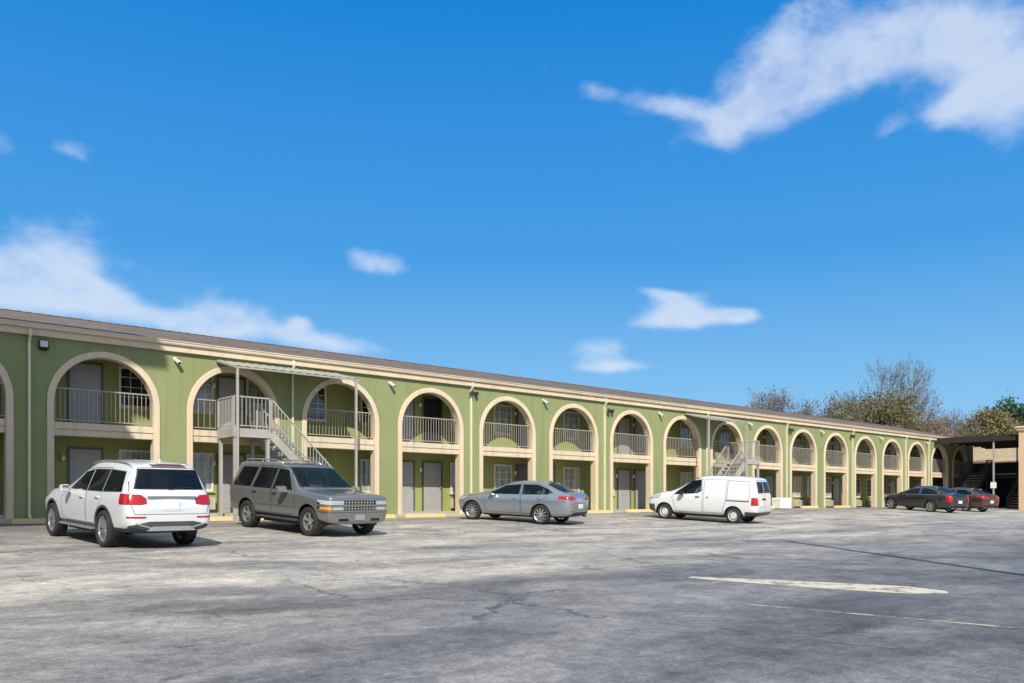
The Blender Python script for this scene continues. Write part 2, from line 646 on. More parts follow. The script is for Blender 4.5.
# railing
mb = MB()
mb.box(-w, w, 0.10, 0.15, 3.82, 3.86)
mb.box(-w, w, 0.105, 0.145, 2.90, 2.93)
nb = 22
for k in range(nb):
    x = -w + 0.06 + (2 * w - 0.12) * k / (nb - 1)
    mb.box(x - 0.0085, x + 0.0085, 0.115, 0.135, 2.93, 3.82)
rail0 = mb.build('balcony_railing', M['rail'], motel)
first = True
for n in range(NB0, NB1):
    cx = n * P + ROUT
    for t in (trim0, edge0, rail0):
        if t is rail0 and n == 2:
            continue
        o = t if (n == NB0) else t.copy()
        if n != NB0:
            COL.objects.link(o)
        o.location = (cx, 0, 0)
# railing in the staircase bay: only the part left of the landing gate
# interior: walkway, floors, ceilings, back wall
mb = MB()
mb.box(X0 + 0.01, X1 - 0.01, 0.02, BACK + 0.1, -0.3, 0.10)
mb.build('walkway_floor', M['concrete'], motel)
mb = MB()
mb.box(X0 + 0.01, X1 - 0.01, WT + 0.18, BACK, 2.50, 2.80)
mb.build('balcony_floor', M['ceiling'], motel)
mb = MB()
mb.box(X0 + 0.01, X1 - 0.01, WT + 0.001, BACK, 5.22, 5.40)
mb.build('balcony_ceiling', M['ceiling'], motel)
mb = MB()
mb.box(X0, X1, BACK + 0.02, BACK + 0.25, -0.3, 5.5)
mb.box(X0, X0 + 0.25, WT, 12.8, -0.3, 5.5)
mb.box(X1 - 0.25, X1, WT, 12.8, -0.3, 5.5)
mb.box(X0, X1, 12.6, 12.8, -0.3, 5.5)
mb.build('back_wall', M['green_in'], motel)


def door_part(x0, x1, z, mat, floor_open=False):
    w = x1 - x0
    mb = MB()
    mb.box(-w / 2, w / 2, -0.012, 0.03, 0, 2.03)
    mb.box(-w / 2 + 0.10, w / 2 - 0.10, -0.019, -0.012, 0.15, 0.85)
    mb.box(-w / 2 + 0.10, w / 2 - 0.10, -0.019, -0.012, 1.05, 1.88)
    d = mb.build('door', mat, motel, bevel=0.003)
    d.location = ((x0 + x1) / 2, BACK, z)
    fr = MB()
    fr.box(-w / 2 - 0.07, -w / 2 - 0.002, -0.035, 0.03, 0, 2.10)
    fr.box(w / 2 + 0.002, w / 2 + 0.07, -0.035, 0.03, 0, 2.10)
    fr.box(-w / 2 - 0.002, w / 2 + 0.002, -0.034, 0.03, 2.032, 2.10)
    fr.build('door_frame', M['door_frame'], d)
    h = MB()
    h.lathe([(0, 0.0), (0, 0.03), (-0.03, 0.012), (-0.05, 0.028), (-0.075, 0.026), (-0.082, 0.0)], 12, 'y', (w / 2 - 0.08, -0.02, 1.0))
    h.build('handle', M['brass'], d, smooth=True)
    return d


def window_part(x0, x1, z0, z1, mat):
    w, h = x1 - x0, z1 - z0
    mb = MB()
    mb.box(-w / 2, w / 2, 0.0, 0.03, 0, h)
    g = mb.build('window', mat, motel)
    g.location = ((x0 + x1) / 2, BACK - 0.012, z0)
    f = MB()
    t = 0.045
    f.box(-w / 2 - 0.03, -w / 2 + t, -0.03, 0.03, -0.03, h + 0.03)
    f.box(w / 2 - t, w / 2 + 0.03, -0.03, 0.03, -0.03, h + 0.03)
    f.box(-w / 2 + t, w / 2 - t, -0.029, 0.03, h - t, h + 0.03)
    f.box(-w / 2 + t, w / 2 - t, -0.029, 0.03, -0.03, t)
    for k in (1, 2):
        x = -w / 2 + w * k / 3
        f.box(x - 0.011, x + 0.011, -0.022, -0.004, t, h - t)
    for k in (1, 2, 3):
        zz = h * k / 4
        f.box(-w / 2 + t, w / 2 - t, -0.024, -0.005, zz - 0.011, zz + 0.011)
    f.build('window_frame', M['win_frame'], g)
    s = MB()
    s.box(-w / 2 - 0.06, w / 2 + 0.06, -0.07, 0.03, -0.075, -0.032)
    s.build('window_sill', M['cream'], g, bevel=0.006)
    return g


DOORS = [-2.7, -1.8, -0.7, 0.45, 1.30, 2.47, 4.27, 4.62, 5.92, 6.27, 7.62, 7.95, 9.35, 10.98, 11.42, 13.05, 13.40, 14.75, 15.15, 16.3, 17.2]
WINS = [-2.2, -1.3, -0.2, 1.66, 2.16, 2.72, 3.24, 3.88, 4.97, 5.57, 6.65, 7.28, 8.30, 8.90, 9.80, 10.45, 11.80, 12.20, 12.72, 13.75, 14.25, 15.55, 16.75]
DOORS = [n - 0.06 for n in DOORS]
WINS = [n - 0.06 for n in WINS]
for lev, zf in ((0, 0.10), (1, 2.80)):
    for i, n in enumerate(DOORS):
        w = 0.90
        mt = M['door_brown'] if (abs(n - 5.86) < .01 and lev == 0) else M['door']
        if lev == 1 and abs(n - 4.56) < .01:
            # open doorway: flat near-black panel, the room's shade put into its colour
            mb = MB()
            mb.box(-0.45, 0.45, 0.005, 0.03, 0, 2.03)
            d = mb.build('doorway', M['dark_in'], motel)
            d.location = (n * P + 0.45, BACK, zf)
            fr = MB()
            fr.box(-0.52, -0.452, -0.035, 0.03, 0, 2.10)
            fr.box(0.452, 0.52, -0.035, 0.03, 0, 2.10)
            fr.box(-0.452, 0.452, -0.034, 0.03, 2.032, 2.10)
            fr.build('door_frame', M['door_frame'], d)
            continue
        door_part(n * P, n * P + w, zf, mt)
    for i, n in enumerate(WINS):
        dark = (i * 7 + lev * 3) % 5 in (0, 3)
        if round(n + .06, 2) in (1.66, 3.24, 3.88) and lev == 1:
            dark = True
        if round(n + .06, 2) in (5.57, 6.65, 2.16, 2.72):
            dark = False
        window_part(n * P, n * P + 1.02, zf + 0.78, zf + 2.05, M['pane_dark'] if dark else M['pane_light'])

# wall lights, heat-pump units under some ground floor windows
mbl = MB()
mbl.lathe([(0, 0.0), (0, 0.045), (-0.03, 0.05), (-0.03, 0.02)], 12, 'y')
mbl.lathe([(0.06, 0.0), (0.055, 0.05), (-0.06, 0.065), (-0.10, 0.04), (-0.11, 0.0)], 12, 'z', (0, -0.09, 0))
lite0 = mbl.build('wall_light', M['white'], motel, smooth=True)
spots = [(n * P - 0.22, z) for n in DOORS[3::1] for z in (1.85, 4.55)]
for k, (x, z) in enumerate(spots):
    o = lite0 if k == 0 else lite0.copy()
    if k:
        COL.objects.link(o)
    o.location = (x, BACK - 0.002, z)
mba = MB()
mba.box(-0.53, 0.53, -0.22, 0.0, 0, 0.40)
for k in range(9):
    mba.box(-0.48, 0.48, -0.232, -0.222, 0.04 + k * 0.037, 0.06 + k * 0.037)
ac0 = mba.build('air_conditioner', M['ac'], motel)
for k, n in enumerate([1.66, 2.16, 3.88, 4.97, 5.57, 6.65, 8.90, 9.80, 10.45, 11.80, 12.20, 12.72, 13.75, 14.25, 15.55]):
    o = ac0 if k == 0 else ac0.copy()
    if k:
        COL.objects.link(o)
    o.location = ((n - 0.06) * P + 0.51, BACK, 0.22)

# eaves
XE = 16.08 * P
mb = MB()
mb.box(X0 - 0.3, X1 + 0.3, -0.13, 0.004, 5.27, 5.455)
mb.build('fascia_board', M['cream'], motel, bevel=0.006)
mb = MB()
gp = [(-0.14, 5.46), (-0.20, 5.47), (-0.225, 5.51), (-0.225, 5.55), (-0.255, 5.575), (-0.255, 5.60), (-0.235, 5.60), (-0.235, 5.582), (-0.15, 5.582), (-0.135, 5.60), (-0.12, 5.60), (-0.12, 5.46)]
for (ya, za), (yb, zb) in zip(gp, gp[1:] + gp[:1]):
    mb.face([(X0 - 0.3, ya, za), (X1 + 0.3, ya, za), (X1 + 0.3, yb, zb), (X0 - 0.3, yb, zb)])
mb.build('gutter', M['gutter'], motel)
mb = MB()
RY, RZ = 6.5, 7.22
mb.face([(X0 - 0.3, -0.13, 5.60), (X1 + 0.3, -0.13, 5.60), (X1 + 0.3, RY, RZ), (X0 - 0.3, RY, RZ)])
mb.face([(X0 - 0.3, RY, RZ), (X1 + 0.3, RY, RZ), (X1 + 0.3, 13.1, 5.60), (X0 - 0.3, 13.1, 5.60)])
mb.face([(X0 - 0.3, -0.13, 5.602), (X0 - 0.3, RY, RZ), (X0 - 0.3, 13.1, 5.60)])
mb.face([(X1 + 0.3, -0.13, 5.602), (X1 + 0.3, RY, RZ), (X1 + 0.3, 13.1, 5.60)])
mb.face([(X0 - 0.3, -0.12, 5.52), (X1 + 0.3, -0.12, 5.52), (X1 + 0.3, 13.1, 5.52), (X0 - 0.3, 13.1, 5.52)])
roof = mb.build('roof', M['shingle'], motel)
mb = MB()
for k in range(int((X1 - X0) / 0.33)):
    x = X0 + k * 0.33
    mb.hull8([(x, RY - 0.16, RZ - 0.03), (x + 0.33, RY - 0.16, RZ - 0.018), (x + 0.33, RY + 0.16, RZ - 0.018), (x, RY + 0.16, RZ - 0.03),
              (x, RY - 0.15, RZ - 0.015), (x + 0.33, RY - 0.15, RZ + 0.0), (x + 0.33, RY, RZ + 0.035), (x, RY, RZ + 0.02)])
mb.build('ridge_cap', M['shingle'], roof)
# downspouts
for n in [-1.1, 0.885, 2.905, 4.88, 6.89, 8.90, 10.89, 12.92, 14.90, 15.88]:
    x = n * P
    mb = MB()
    mb.box(x - 0.045, x + 0.045, -0.16, -0.06, 5.28, 5.462)
    pts = [(x, -0.17, 5.40), (x, -0.17, 5.22), (x, -0.055, 5.08), (x, -0.055, 0.12), (x, -0.10, 0.02), (x, -0.20, -0.02)]
    for a, b in zip(pts[:-1], pts[1:]):
        mb.bar(a, b, 0.095, 0.07, up=(1, 0, 0))
    mb.build('downspout', M['pipe'], motel, bevel=0.006)

# kerb along the facade
mb = MB()
xs = [X0 + k * 2.0 for k in range(int((X1 - X0) / 2.0) + 1)]
for a in xs:
    mb.box(a + 0.004, a + 1.996, -0.30, -0.046, -0.4, -0.01)
tag(mb.build('kerb', M['kerb'], bevel=0.012), kind='structure')

# ------------------------------------------------------------------ fixtures on the facade
ORD = ['first', 'second', 'third', 'fourth', 'fifth', 'sixth', 'seventh', 'eighth', 'ninth', 'tenth']


def flood_square(x, z, label):
    t = thing('floodlight', label, 'floodlight', (x, 0, z), 0, 'floodlights beside the downspouts')
    mb = MB()
    mb.box(-0.13, 0.13, -0.15, -0.06, -0.13, 0.13)
    mb.box(-0.10, 0.10, -0.06, 0.0, -0.16, -0.06)
    mb.build('housing', M['black'], t, bevel=0.01)
    mb = MB()
    mb.box(-0.10, 0.10, -0.162, -0.152, -0.07, 0.105)
    mb.build('lens', M['lamp_glass'], t, bevel=0.003)


def flood_twin(x, z, label):
    t = thing('floodlight', label, 'floodlight', (x, 0, z), 0, 'floodlights beside the downspouts')
    mb = MB()
    mb.box(-0.07, 0.07, -0.06, 0.0, -0.07, 0.07)
    mb.build('mount', M['black'], t, bevel=0.008)
    for sx in (-1, 1):
        mb = MB()
        a = Vector((sx * 0.05, -0.07, 0.0))
        d = Vector((sx * 0.6, -0.75, -0.35)).normalized()
        mb.tube([a, a + d * 0.05, a + d * 0.08, a + d * 0.20], [0.025, 0.04, 0.075, 0.10], 12)
        h = mb.build('lamp_head', M['black'], t, smooth=False)
        mb = MB()
        mb.tube([a + d * 0.201, a + d * 0.206], [0.09, 0.088], 12)
        mb.build('lens', M['pane_dark'], h)


flood_square(0.975 * P, 5.03, 'square black floodlight with pale lens high on the wall beside the leftmost downspout')
flood_twin(4.90 * P, 5.02, 'twin headed dark floodlight above the downspout nearest the silver sedan front')
flood_twin(6.97 * P, 4.90, 'dark floodlight beside the downspout between the silver sedan and white van')
flood_twin(10.98 * P, 4.92, 'dark floodlight beside the downspout just right of the second outdoor staircase')
flood_twin(12.88 * P, 4.95, 'small far floodlight beside the downspout left of the dark sedan')

cam0 = thing('security_camera', 'white security camera on the wall above the white sport utility vehicle, left of the staircase', 'camera',
             (1.905 * P, 0, 4.95), 0, 'security cameras under the eaves')
mb = MB()
mb.lathe([(0, 0.0), (0, 0.06), (-0.03, 0.055), (-0.03, 0.0)], 12, 'y', (0, 0, 0.10))
mb.tube([(0, -0.02, 0.10), (0.0, -0.09, 0.10), (0.02, -0.12, 0.05)], 0.018, 8)
mb.build('bracket', M['white'], cam0)
mb = MB()
mb.tube([(-0.02, -0.06, 0.09), (0.06, -0.26, -0.05), ], [0.05, 0.055], 12)
mb.bar((-0.03, -0.045, 0.135), (0.07, -0.30, -0.025), 0.12, 0.012)
h = mb.build('housing', M['white'], cam0)
mb = MB()
mb.tube([(0.06, -0.26, -0.05), (0.064, -0.27, -0.057)], [0.042, 0.042], 12)
mb.build('lens', M['black'], h)
camlabs = ['white security camera on the wall above the front of the grey sport utility vehicle',
           'white security camera on the wall above the silver sedan boot',
           'white security camera on the wall above the nose of the white van',
           'white security camera on the wall above the back of the white van',
           'white security camera on the wall above the facade gap between van and dark sedan',
           'white security camera on the wall above the dark sedan bonnet',
           'white security camera farthest right under the eaves, near the dark canopy']
for k, lab in enumerate(camlabs):
    c = copy_tree(cam0)
    c.location = ((3.905 + 2 * k - (0.12 if k > 5 else 0)) * P, 0, 4.95 - (0.02 if k else 0))
    c['label'] = lab

# ------------------------------------------------------------------ outdoor staircases
def staircase(root, x_land0, x_land1, dirn, depth=1.40, canopy=(None, None), mat=None, tread=None, zt=2.83, run=3.2, posts=True):
    """landing [x_land0,x_land1] in front of the facade, flight leaving in direction dirn along X (coordinates local to root)"""
    mat = mat or M['steel']
    tread = tread or M['tread']
    yf = -depth
    mb = MB()
    mb.box(x_land0 + 0.03, x_land1 - 0.03, yf + 0.03, -0.05, zt - 0.05, zt)
    l = mb.build('landing', tread, root)
    mb = MB()
    mb.box(x_land0, x_land1, yf, yf + 0.028, zt - 0.27, zt + 0.012)
    mb.box(x_land0, x_land0 + 0.028, yf + 0.03, -0.05, zt - 0.268, zt + 0.01)
    mb.box(x_land1 - 0.028, x_land1, yf + 0.03, -0.05, zt - 0.268, zt + 0.01)
    mb.build('landing_beam', mat, l)
    xs = x_land1 if dirn > 0 else x_land0
    xo = x_land0 if dirn > 0 else x_land1
    zg = -0.17
    xe = xs + dirn * run
    nst = 15
    # treads
    for k in range(nst - 1):
        f = (k + 1) / nst
        mb = MB()
        xk = xs + dirn * run * (k + 0.5) / (nst - 1)
        z = zt - (zt - zg) * f
        mb.box(xk - 0.15, xk + 0.15, yf + 0.06, -0.26, z - 0.05, z)
        mb.build('step', tread, root, bevel=0.006)
    # stringers
    for y in (yf + 0.03, -0.23):
        mb = MB()
        a, b = Vector((xs, y, zt - 0.14)), Vector((xe, y, zg + 0.02))
        mb.bar(a, b, 0.045, 0.27, up=(0, 0, 1))
        mb.build('stringer', mat, root)
    # landing rails
    def rail(name, a, b, ztop, nbal, slope=None):
        mb = MB()
        a, b = Vector(a), Vector(b)
        u = Vector((0, 0, 1))
        mb.bar(a + u * ztop, b + u * ztop, 0.045, 0.045)
        mb.bar(a + u * 0.10, b + u * 0.10, 0.035, 0.035)
        for k in range(nbal + 1):
            q = a.lerp(b, k / nbal)
            wd = 0.045 if k in (0, nbal) else 0.018
            mb.bar(q + u * (0.0 if k in (0, nbal) else 0.10), q + u * ztop, wd, wd, up=(1, 0, 0))
        return mb.build(name, mat, root)
    y1 = yf + 0.05
    rail('landing_railing', (x_land0 + 0.03, y1, zt), (x_land1 - 0.03, y1, zt), 1.03, 9)
    rail('landing_railing', (xo + dirn * 0.035, y1 + 0.10, zt), (xo + dirn * 0.035, -0.07, zt), 1.025, 10)
    for y in (yf + 0.03, -0.23):
        rail('stair_railing', (xs + dirn * 0.03, y, zt + 0.03), (xe, y, zg + 0.05), 0.98, 26)
    if posts:
        for (x, y) in ((x_land0 + 0.085, yf + 0.085), (x_land1 - 0.085, yf + 0.085), (x_land0 + 0.085, -0.16), (x_land1 - 0.085, -0.16)):
            mb = MB()
            mb.box(x - 0.05, x + 0.05, y - 0.05, y + 0.05, -0.4, zt - 0.052)
            mb.box(x - 0.11, x + 0.11, y - 0.11, y + 0.11, -0.4, -0.12)
            mb.build('post', mat, root)
    if canopy[0] is not None:
        c0, c1 = canopy
        yo = yf - 0.10
        zi, zo = 5.16, 4.80
        mb = MB()
        nn = int((c1 - c0) / 0.15)
        for k in range(nn):                      # corrugated sheet
            xa, xb = c0 + (c1 - c0) * k / nn, c0 + (c1 - c0) * (k + 1) / nn
            za, zb = (0.0, 0.025) if k % 2 == 0 else (0.025, 0.0)
            mb.hull8([(xa, yo, zo + za), (xb, yo, zo + zb), (xb, -0.045, zi + zb), (xa, -0.045, zi + za),
                      (xa, yo, zo + za + 0.008), (xb, yo, zo + zb + 0.008), (xb, -0.045, zi + zb + 0.008), (xa, -0.045, zi + za + 0.008)])
        cp = mb.build('canopy', M['canopy'], root)
        mb = MB()
        mb.bar((c0, yo + 0.02, zo - 0.03), (c1, yo + 0.02, zo - 0.03), 0.04, 0.05)
        mb.bar((c0 + 0.02, yo, zo - 0.03), (c0 + 0.02, -0.045, zi - 0.03), 0.04, 0.05)
        mb.bar((c1 - 0.02, yo, zo - 0.03), (c1 - 0.02, -0.045, zi - 0.03), 0.04, 0.05)
        mb.bar((c0, -0.07, zi - 0.045), (c1, -0.07, zi - 0.045), 0.05, 0.06)
        for k in range(1, 4):
            x = c0 + (c1 - c0) * k / 4
            mb.bar((x, yo, zo - 0.04), (x, -0.045, zi - 0.04), 0.04, 0.05)
        mb.build('canopy_frame', M['canopy'], cp)
        for x in (c0 + 0.12, c1 - 0.12):
            mb = MB()
            mb.box(x - 0.035, x + 0.035, yo + 0.0, yo + 0.07, -0.45, zo - 0.056)
            mb.build('canopy_post', mat, root)
    return root


st1 = thing('outdoor_staircase', 'grey steel staircase with corrugated canopy behind the grey sport utility vehicle, flight going down rightwards', 'staircase', (0, 0, 0))
staircase(st1, 2.17 * P + 0.28, 2.17 * P + 1.55, +1, canopy=(2.13 * P + 0.42, 3.36 * P), run=3.05)
st2 = thing('outdoor_staircase', 'grey steel staircase with canopy above the white van, flight climbing rightwards', 'staircase', (0, 0, 0))
staircase(st2, 9.42 * P - 0.3, 9.42 * P + 0.95, -1, canopy=(8.43 * P, 9.32 * P))
# bay 2 keeps its railing beyond the landing
mb = MB()
cx = 2 * P + ROUT
xa, xb = 2.17 * P + 1.56, cx + RIN - 0.004
mb.box(xa, xb, 0.10, 0.15, 3.82, 3.86)
mb.box(xa, xb, 0.105, 0.145, 2.90, 2.93)
for k in range(9):
    x = xa + (xb - xa) * k / 8
    mb.box(x - 0.0085, x + 0.0085, 0.115, 0.135, 2.93, 3.82)
mb.build('balcony_railing', M['rail'], motel)
mb = MB()
xc = cx - RIN + 0.004
xd = 2.17 * P + 0.31
mb.box(xc, xd, 0.10, 0.15, 3.82, 3.86)
mb.box(xc, xd, 0.105, 0.145, 2.90, 2.93)
for k in range(5):
    x = xc + 0.03 + (xd - xc - 0.03) * k / 4
    mb.box(x - 0.0085, x + 0.0085, 0.115, 0.135, 2.93, 3.82)
mb.build('balcony_railing', M['rail'], motel)

# ------------------------------------------------------------------ wheel stops
mb = MB()
L_, h_ = 0.95, 0.15
c = [(-L_, -0.10, 0), (L_, -0.10, 0), (L_, 0.10, 0), (-L_, 0.10, 0), (-L_ + 0.03, -0.06, h_), (L_ - 0.03, -0.06, h_), (L_ - 0.03, 0.06, h_), (-L_ + 0.03, 0.06, h_)]
mb.hull8(c)
stop0 = mb.build('wheel_stop', M['yellow'], bevel=0.02)
stops = [(-0.02, 'worn yellow concrete wheel stop at the left edge, cut by the picture frame'),
         (0.98, 'worn yellow concrete wheel stop left of the white sport utility vehicle front wheel'),
         (2.35, 'worn yellow concrete wheel stop behind the grey sport utility vehicle rear wheel'),
         (3.63, 'worn yellow concrete wheel stop just right of the grey sport utility vehicle bumper'),
         (4.21, 'worn yellow concrete wheel stop in front of two grey doors, left of the silver sedan'),
         (6.62, 'worn yellow concrete wheel stop behind the silver sedan boot'),
         (7.35, 'worn yellow concrete wheel stop left of the white van nose'),
         (8.0, 'worn yellow concrete wheel stop touching the nose of the white van'),
         (10.4, 'worn yellow concrete wheel stop behind the rear of the white van'),
         (11.3, 'worn yellow concrete wheel stop by the second arch right of the white van'),
         (12.3, 'worn yellow concrete wheel stop left of the dark sedan front')]
for k, (n, lab) in enumerate(stops):
    o = stop0 if k == 0 else stop0.copy()
    if k:
        COL.objects.link(o)
    x = n * P
    o.location = (x, -0.62, ground_z(x, -0.62) - 0.01)
    o.rotation_euler = (0, 0, rnd.uniform(-0.02, 0.02))
    tag(o, lab, 'wheel stop', 'yellow wheel stops along the facade')
chest = thing('storage_chest', 'white plastic storage chest at the wall just right of the white van', 'chest', (10.42 * P, -0.85, ground_z(10.42 * P, -0.85)))
mb = MB()
mb.hull8([(-.55, -.27, .02), (.55, -.27, .02), (.55, .27, .02), (-.55, .27, .02), (-.58, -.30, .52), (.58, -.30, .52), (.58, .30, .52), (-.58, .30, .52)])
mb.build('box', M['white'], chest, bevel=.02)
mb = MB()
mb.hull8([(-.60, -.32, .525), (.60, -.32, .525), (.60, .32, .525), (-.60, .32, .525), (-.56, -.25, .64), (.56, -.25, .64), (.56, .28, .64), (-.56, .28, .64)])
mb.build('lid', M['white'], chest, bevel=.02)

# ------------------------------------------------------------------ right end: canopy, bridge, wing
XW = 16.05 * P
wing = thing('motel_wing', 'peach stucco end of the next motel wing at the right picture edge', 'building', (XW, -6.0, 0))
mb = MB()
mb.box(0.0, 11, -34, 0.0, -0.5, 5.62)
mb.build('wall', M['peach'], wing)
mb = MB()
mb.box(-0.12, 11.1, -34.1, 0.12, 5.622, 5.93)
mb.box(-0.20, 11.2, -34.2, 0.20, 5.80, 5.90)
mb.build('cornice', M['cream'], wing, bevel=0.02)

cov = thing('covered_passage', 'dark flat roofed passage joining the green motel to the peach wing', 'passage roof', (XW + 0.25, 0, 0))
mb = MB()
mb.box(0, 9.6, -5.78, -0.28, 5.28, 5.40)
mb.build('roof', M['maroon_dark'], cov)
mb = MB()
mb.box(-0.06, -0.002, -5.78, -0.28, 4.98, 5.42)
mb.build('fascia', M['maroon_dark'], cov)
mb = MB()
mb.box(9.602, 9.66, -5.78, -0.28, 4.98, 5.42)
mb.build('fascia', M['maroon_dark'], cov)
for k in range(6):
    mb = MB()
    x = 0.8 + k * 1.6
    mb.box(x - 0.05, x + 0.05, -5.76, -0.3, 5.04, 5.278)
    mb.build('rafter', M['maroon_dark'], cov)
for (x, y, mt) in ((0.06, -4.25, M['steel']), (6.6, -4.9, M['steel_dark']), (9.4, -2.8, M['steel_dark'])):
    mb = MB()
    mb.box(x - 0.045, x + 0.045, y - 0.045, y + 0.045, -0.3, 5.0)
    mb.build('post', mt, cov)
# raised walkway crossing the far side of the passage
br = thing('walkway_bridge', 'dark upper walkway with navy screens crossing the back of the covered passage', 'walkway', (XW + 9.0, 0, 0))
mb = MB()
mb.box(0, 1.6, -6.0, 3.5, 2.55, 2.80)
mb.build('deck', M['steel_dark'], br)
mb = MB()
mb.box(0.0, 0.05, -6.0, 3.5, 3.80, 3.86)
mb.build('handrail', M['steel'], br)
mb = MB()
mb.box(0.01, 0.04, -6.0, 3.5, 2.85, 3.78)
mb.build('screen', M['bridge_dark'], br)
mb = MB()
mb.box(1.5, 1.62, -6.0, 3.5, -0.2, 2.54)
for k in range(12):
    mb.box(1.46, 1.50, -5.9 + k * 0.5, -5.86 + k * 0.5, -0.2, 2.54)
mb.build('lower_screen', M['bridge_dark'], br)
sgn = thing('notice_sign', 'small white notice fixed to the grey post of the covered passage', 'sign', (XW + 0.25, -4.25, 1.75))
mb = MB()
mb.box(-0.0, 0.012, -0.20, 0.20, -0.22, 0.22)
mb.build('panel', M['white'], sgn)
st3 = thing('passage_staircase', 'staircase with pale treads under the dark passage roof behind the parked sedans', 'staircase', (XW + 5.4, -0.35, 0))
staircase(st3, 0, 1.3, -1, mat=M['steel_dark'], run=3.9, posts=True, depth=1.7)
st4 = thing('passage_staircase', 'dark staircase beside the peach wing under the passage roof', 'staircase', (XW + 6.4, -4.2, 0))
staircase(st4, 0, 1.3, -1, mat=M['steel_dark'], run=3.9, posts=True, depth=1.5)
# tan building beyond
tan = thing('tan_building', 'low tan roofed building seen through the covered passage', 'building', (100, 8, 0))
mb = MB()
mb.box(0, 10, -25, 5, -0.3, 4.0)
mb.build('wall', M['far_wall'], tan)
mb = MB()
for (a, b, c_, d) in (((-0.6, -25.6, 3.9), (-0.6, 5.6, 3.9), (5, 5.6, 7.4), (5, -25.6, 7.4)), ((5, -25.6, 7.4), (5, 5.6, 7.4), (10.6, 5.6, 3.9), (10.6, -25.6, 3.9))):
    mb.face([a, b, c_, d])
mb.face([(-0.6, 5.6, 3.9), (10.6, 5.6, 3.9), (5, 5.6, 7.4)])
mb.face([(-0.6, -25.6, 3.9), (10.6, -25.6, 3.9), (5, -25.6, 7.4)])
M['tan_roof'] = simple('tan_shingles', (0.36, 0.29, 0.18), 0.95, var=0.2, scale=2, bump=0.3, bscale=12)
mb.build('roof', M['tan_roof'], tan)
CARS_HERE = None

# ------------------------------------------------------------------ vehicles
def car_paint(name, col, metal=0.0, rough=0.32, coat=1.0, dirt=0.0):
    m, nt, b = new_mat(name)
    L = nt.links
    tc = N(nt, 'ShaderNodeTexCoord')
    b.inputs['Metallic'].default_value = metal
    b.inputs['Roughness'].default_value = rough
    b.inputs['Coat Weight'].default_value = coat
    b.inputs['Coat Roughness'].default_value = 0.05
    n = N(nt, 'ShaderNodeTexNoise', Scale=2.0, Detail=8.0, Roughness=0.65)
    L.new(tc.outputs['Object'], n.inputs['Vector'])
    sp = N(nt, 'ShaderNodeSeparateXYZ')
    L.new(tc.outputs['Object'], sp.inputs[0])
    # road film: thickens towards the sills
    mr = N(nt, 'ShaderNodeMapRange')
    mr.inputs['From Min'].default_value = 0.25
    mr.inputs['From Max'].default_value = 1.1
    mr.inputs['To Min'].default_value = 0.55 + dirt
    mr.inputs['To Max'].default_value = 0.05 + dirt
    L.new(sp.outputs['Z'], mr.inputs['Value'])
    mu = N(nt, 'ShaderNodeMath', operation='MULTIPLY', use_clamp=True)
    L.new(n.outputs['Fac'], mu.inputs[0])
    L.new(mr.outputs[0], mu.inputs[1])
    mx = N(nt, 'ShaderNodeMixRGB')
    mx.inputs['Color1'].default_value = rgba(col)
    mx.inputs['Color2'].default_value = rgba([0.6 * c + 0.4 * d for c, d in zip(col, (0.24, 0.21, 0.17))])
    L.new(mu.outputs[0], mx.inputs['Fac'])
    L.new(mx.outputs['Color'], b.inputs['Base Color'])
    ra = N(nt, 'ShaderNodeMath', operation='MULTIPLY_ADD')
    L.new(mu.outputs[0], ra.inputs[0])
    ra.inputs[1].default_value = 0.10
    ra.inputs[2].default_value = 0.02
    L.new(ra.outputs[0], b.inputs['Coat Roughness'])
    return m


M['glass_privacy'] = glass_mat('privacy_glass', (0.008, 0.010, 0.012), 0.42)
M['glass_clear'] = glass_mat('car_glass', (0.02, 0.06, 0.075), 0.88)
M['tyre'] = simple('tyre_rubber', (0.022, 0.021, 0.020), 0.85, var=0.25, scale=8, bump=0.2, bscale=50)
M['alloy'] = simple('alloy_rim', (0.62, 0.62, 0.63), 0.3, metal=0.85, var=0.05)
M['steel_rim'] = simple('white_steel_rim', (0.60, 0.60, 0.58), 0.45, var=0.08)
M['hub'] = simple('brake_metal', (0.06, 0.058, 0.055), 0.6, metal=0.5)
M['trim'] = simple('grey_plastic_trim', (0.055, 0.057, 0.06), 0.6, var=0.15)
M['chrome'] = simple('chrome', (0.75, 0.75, 0.76), 0.12, metal=1.0, var=0.02)
M['silver_trim'] = simple('silver_trim', (0.5, 0.5, 0.5), 0.35, metal=0.7, var=0.05)
M['seat'] = simple('seat_fabric', (0.26, 0.24, 0.21), 0.9)
M['cabin'] = simple('cabin_plastic', (0.11, 0.11, 0.11), 0.8)
M['plate'] = simple('number_plate', (0.68, 0.69, 0.68), 0.4, var=0.04)
M['amber'] = simple('amber_lens', (0.75, 0.30, 0.03), 0.15, var=0.05, coat=1.0)


def lens_mat(name, col):
    m, nt, b = new_mat(name)
    L = nt.links
    tc = N(nt, 'ShaderNodeTexCoord')
    w = N(nt, 'ShaderNodeTexWave', Scale=9.0, Distortion=1.0)
    w.bands_direction = 'Z'
    L.new(tc.outputs['Object'], w.inputs['Vector'])
    rp = N(nt, 'ShaderNodeValToRGB')
    rp.color_ramp.elements[0].color = rgba([c * 0.55 for c in col])
    rp.color_ramp.elements[1].color = rgba(col)
    L.new(w.outputs['Fac'], rp.inputs['Fac'])
    L.new(rp.outputs['Color'], b.inputs['Base Color'])
    b.inputs['Roughness'].default_value = 0.2
    b.inputs['Coat Weight'].default_value = 1.0
    b.inputs['Coat Roughness'].default_value = 0.03
    return m


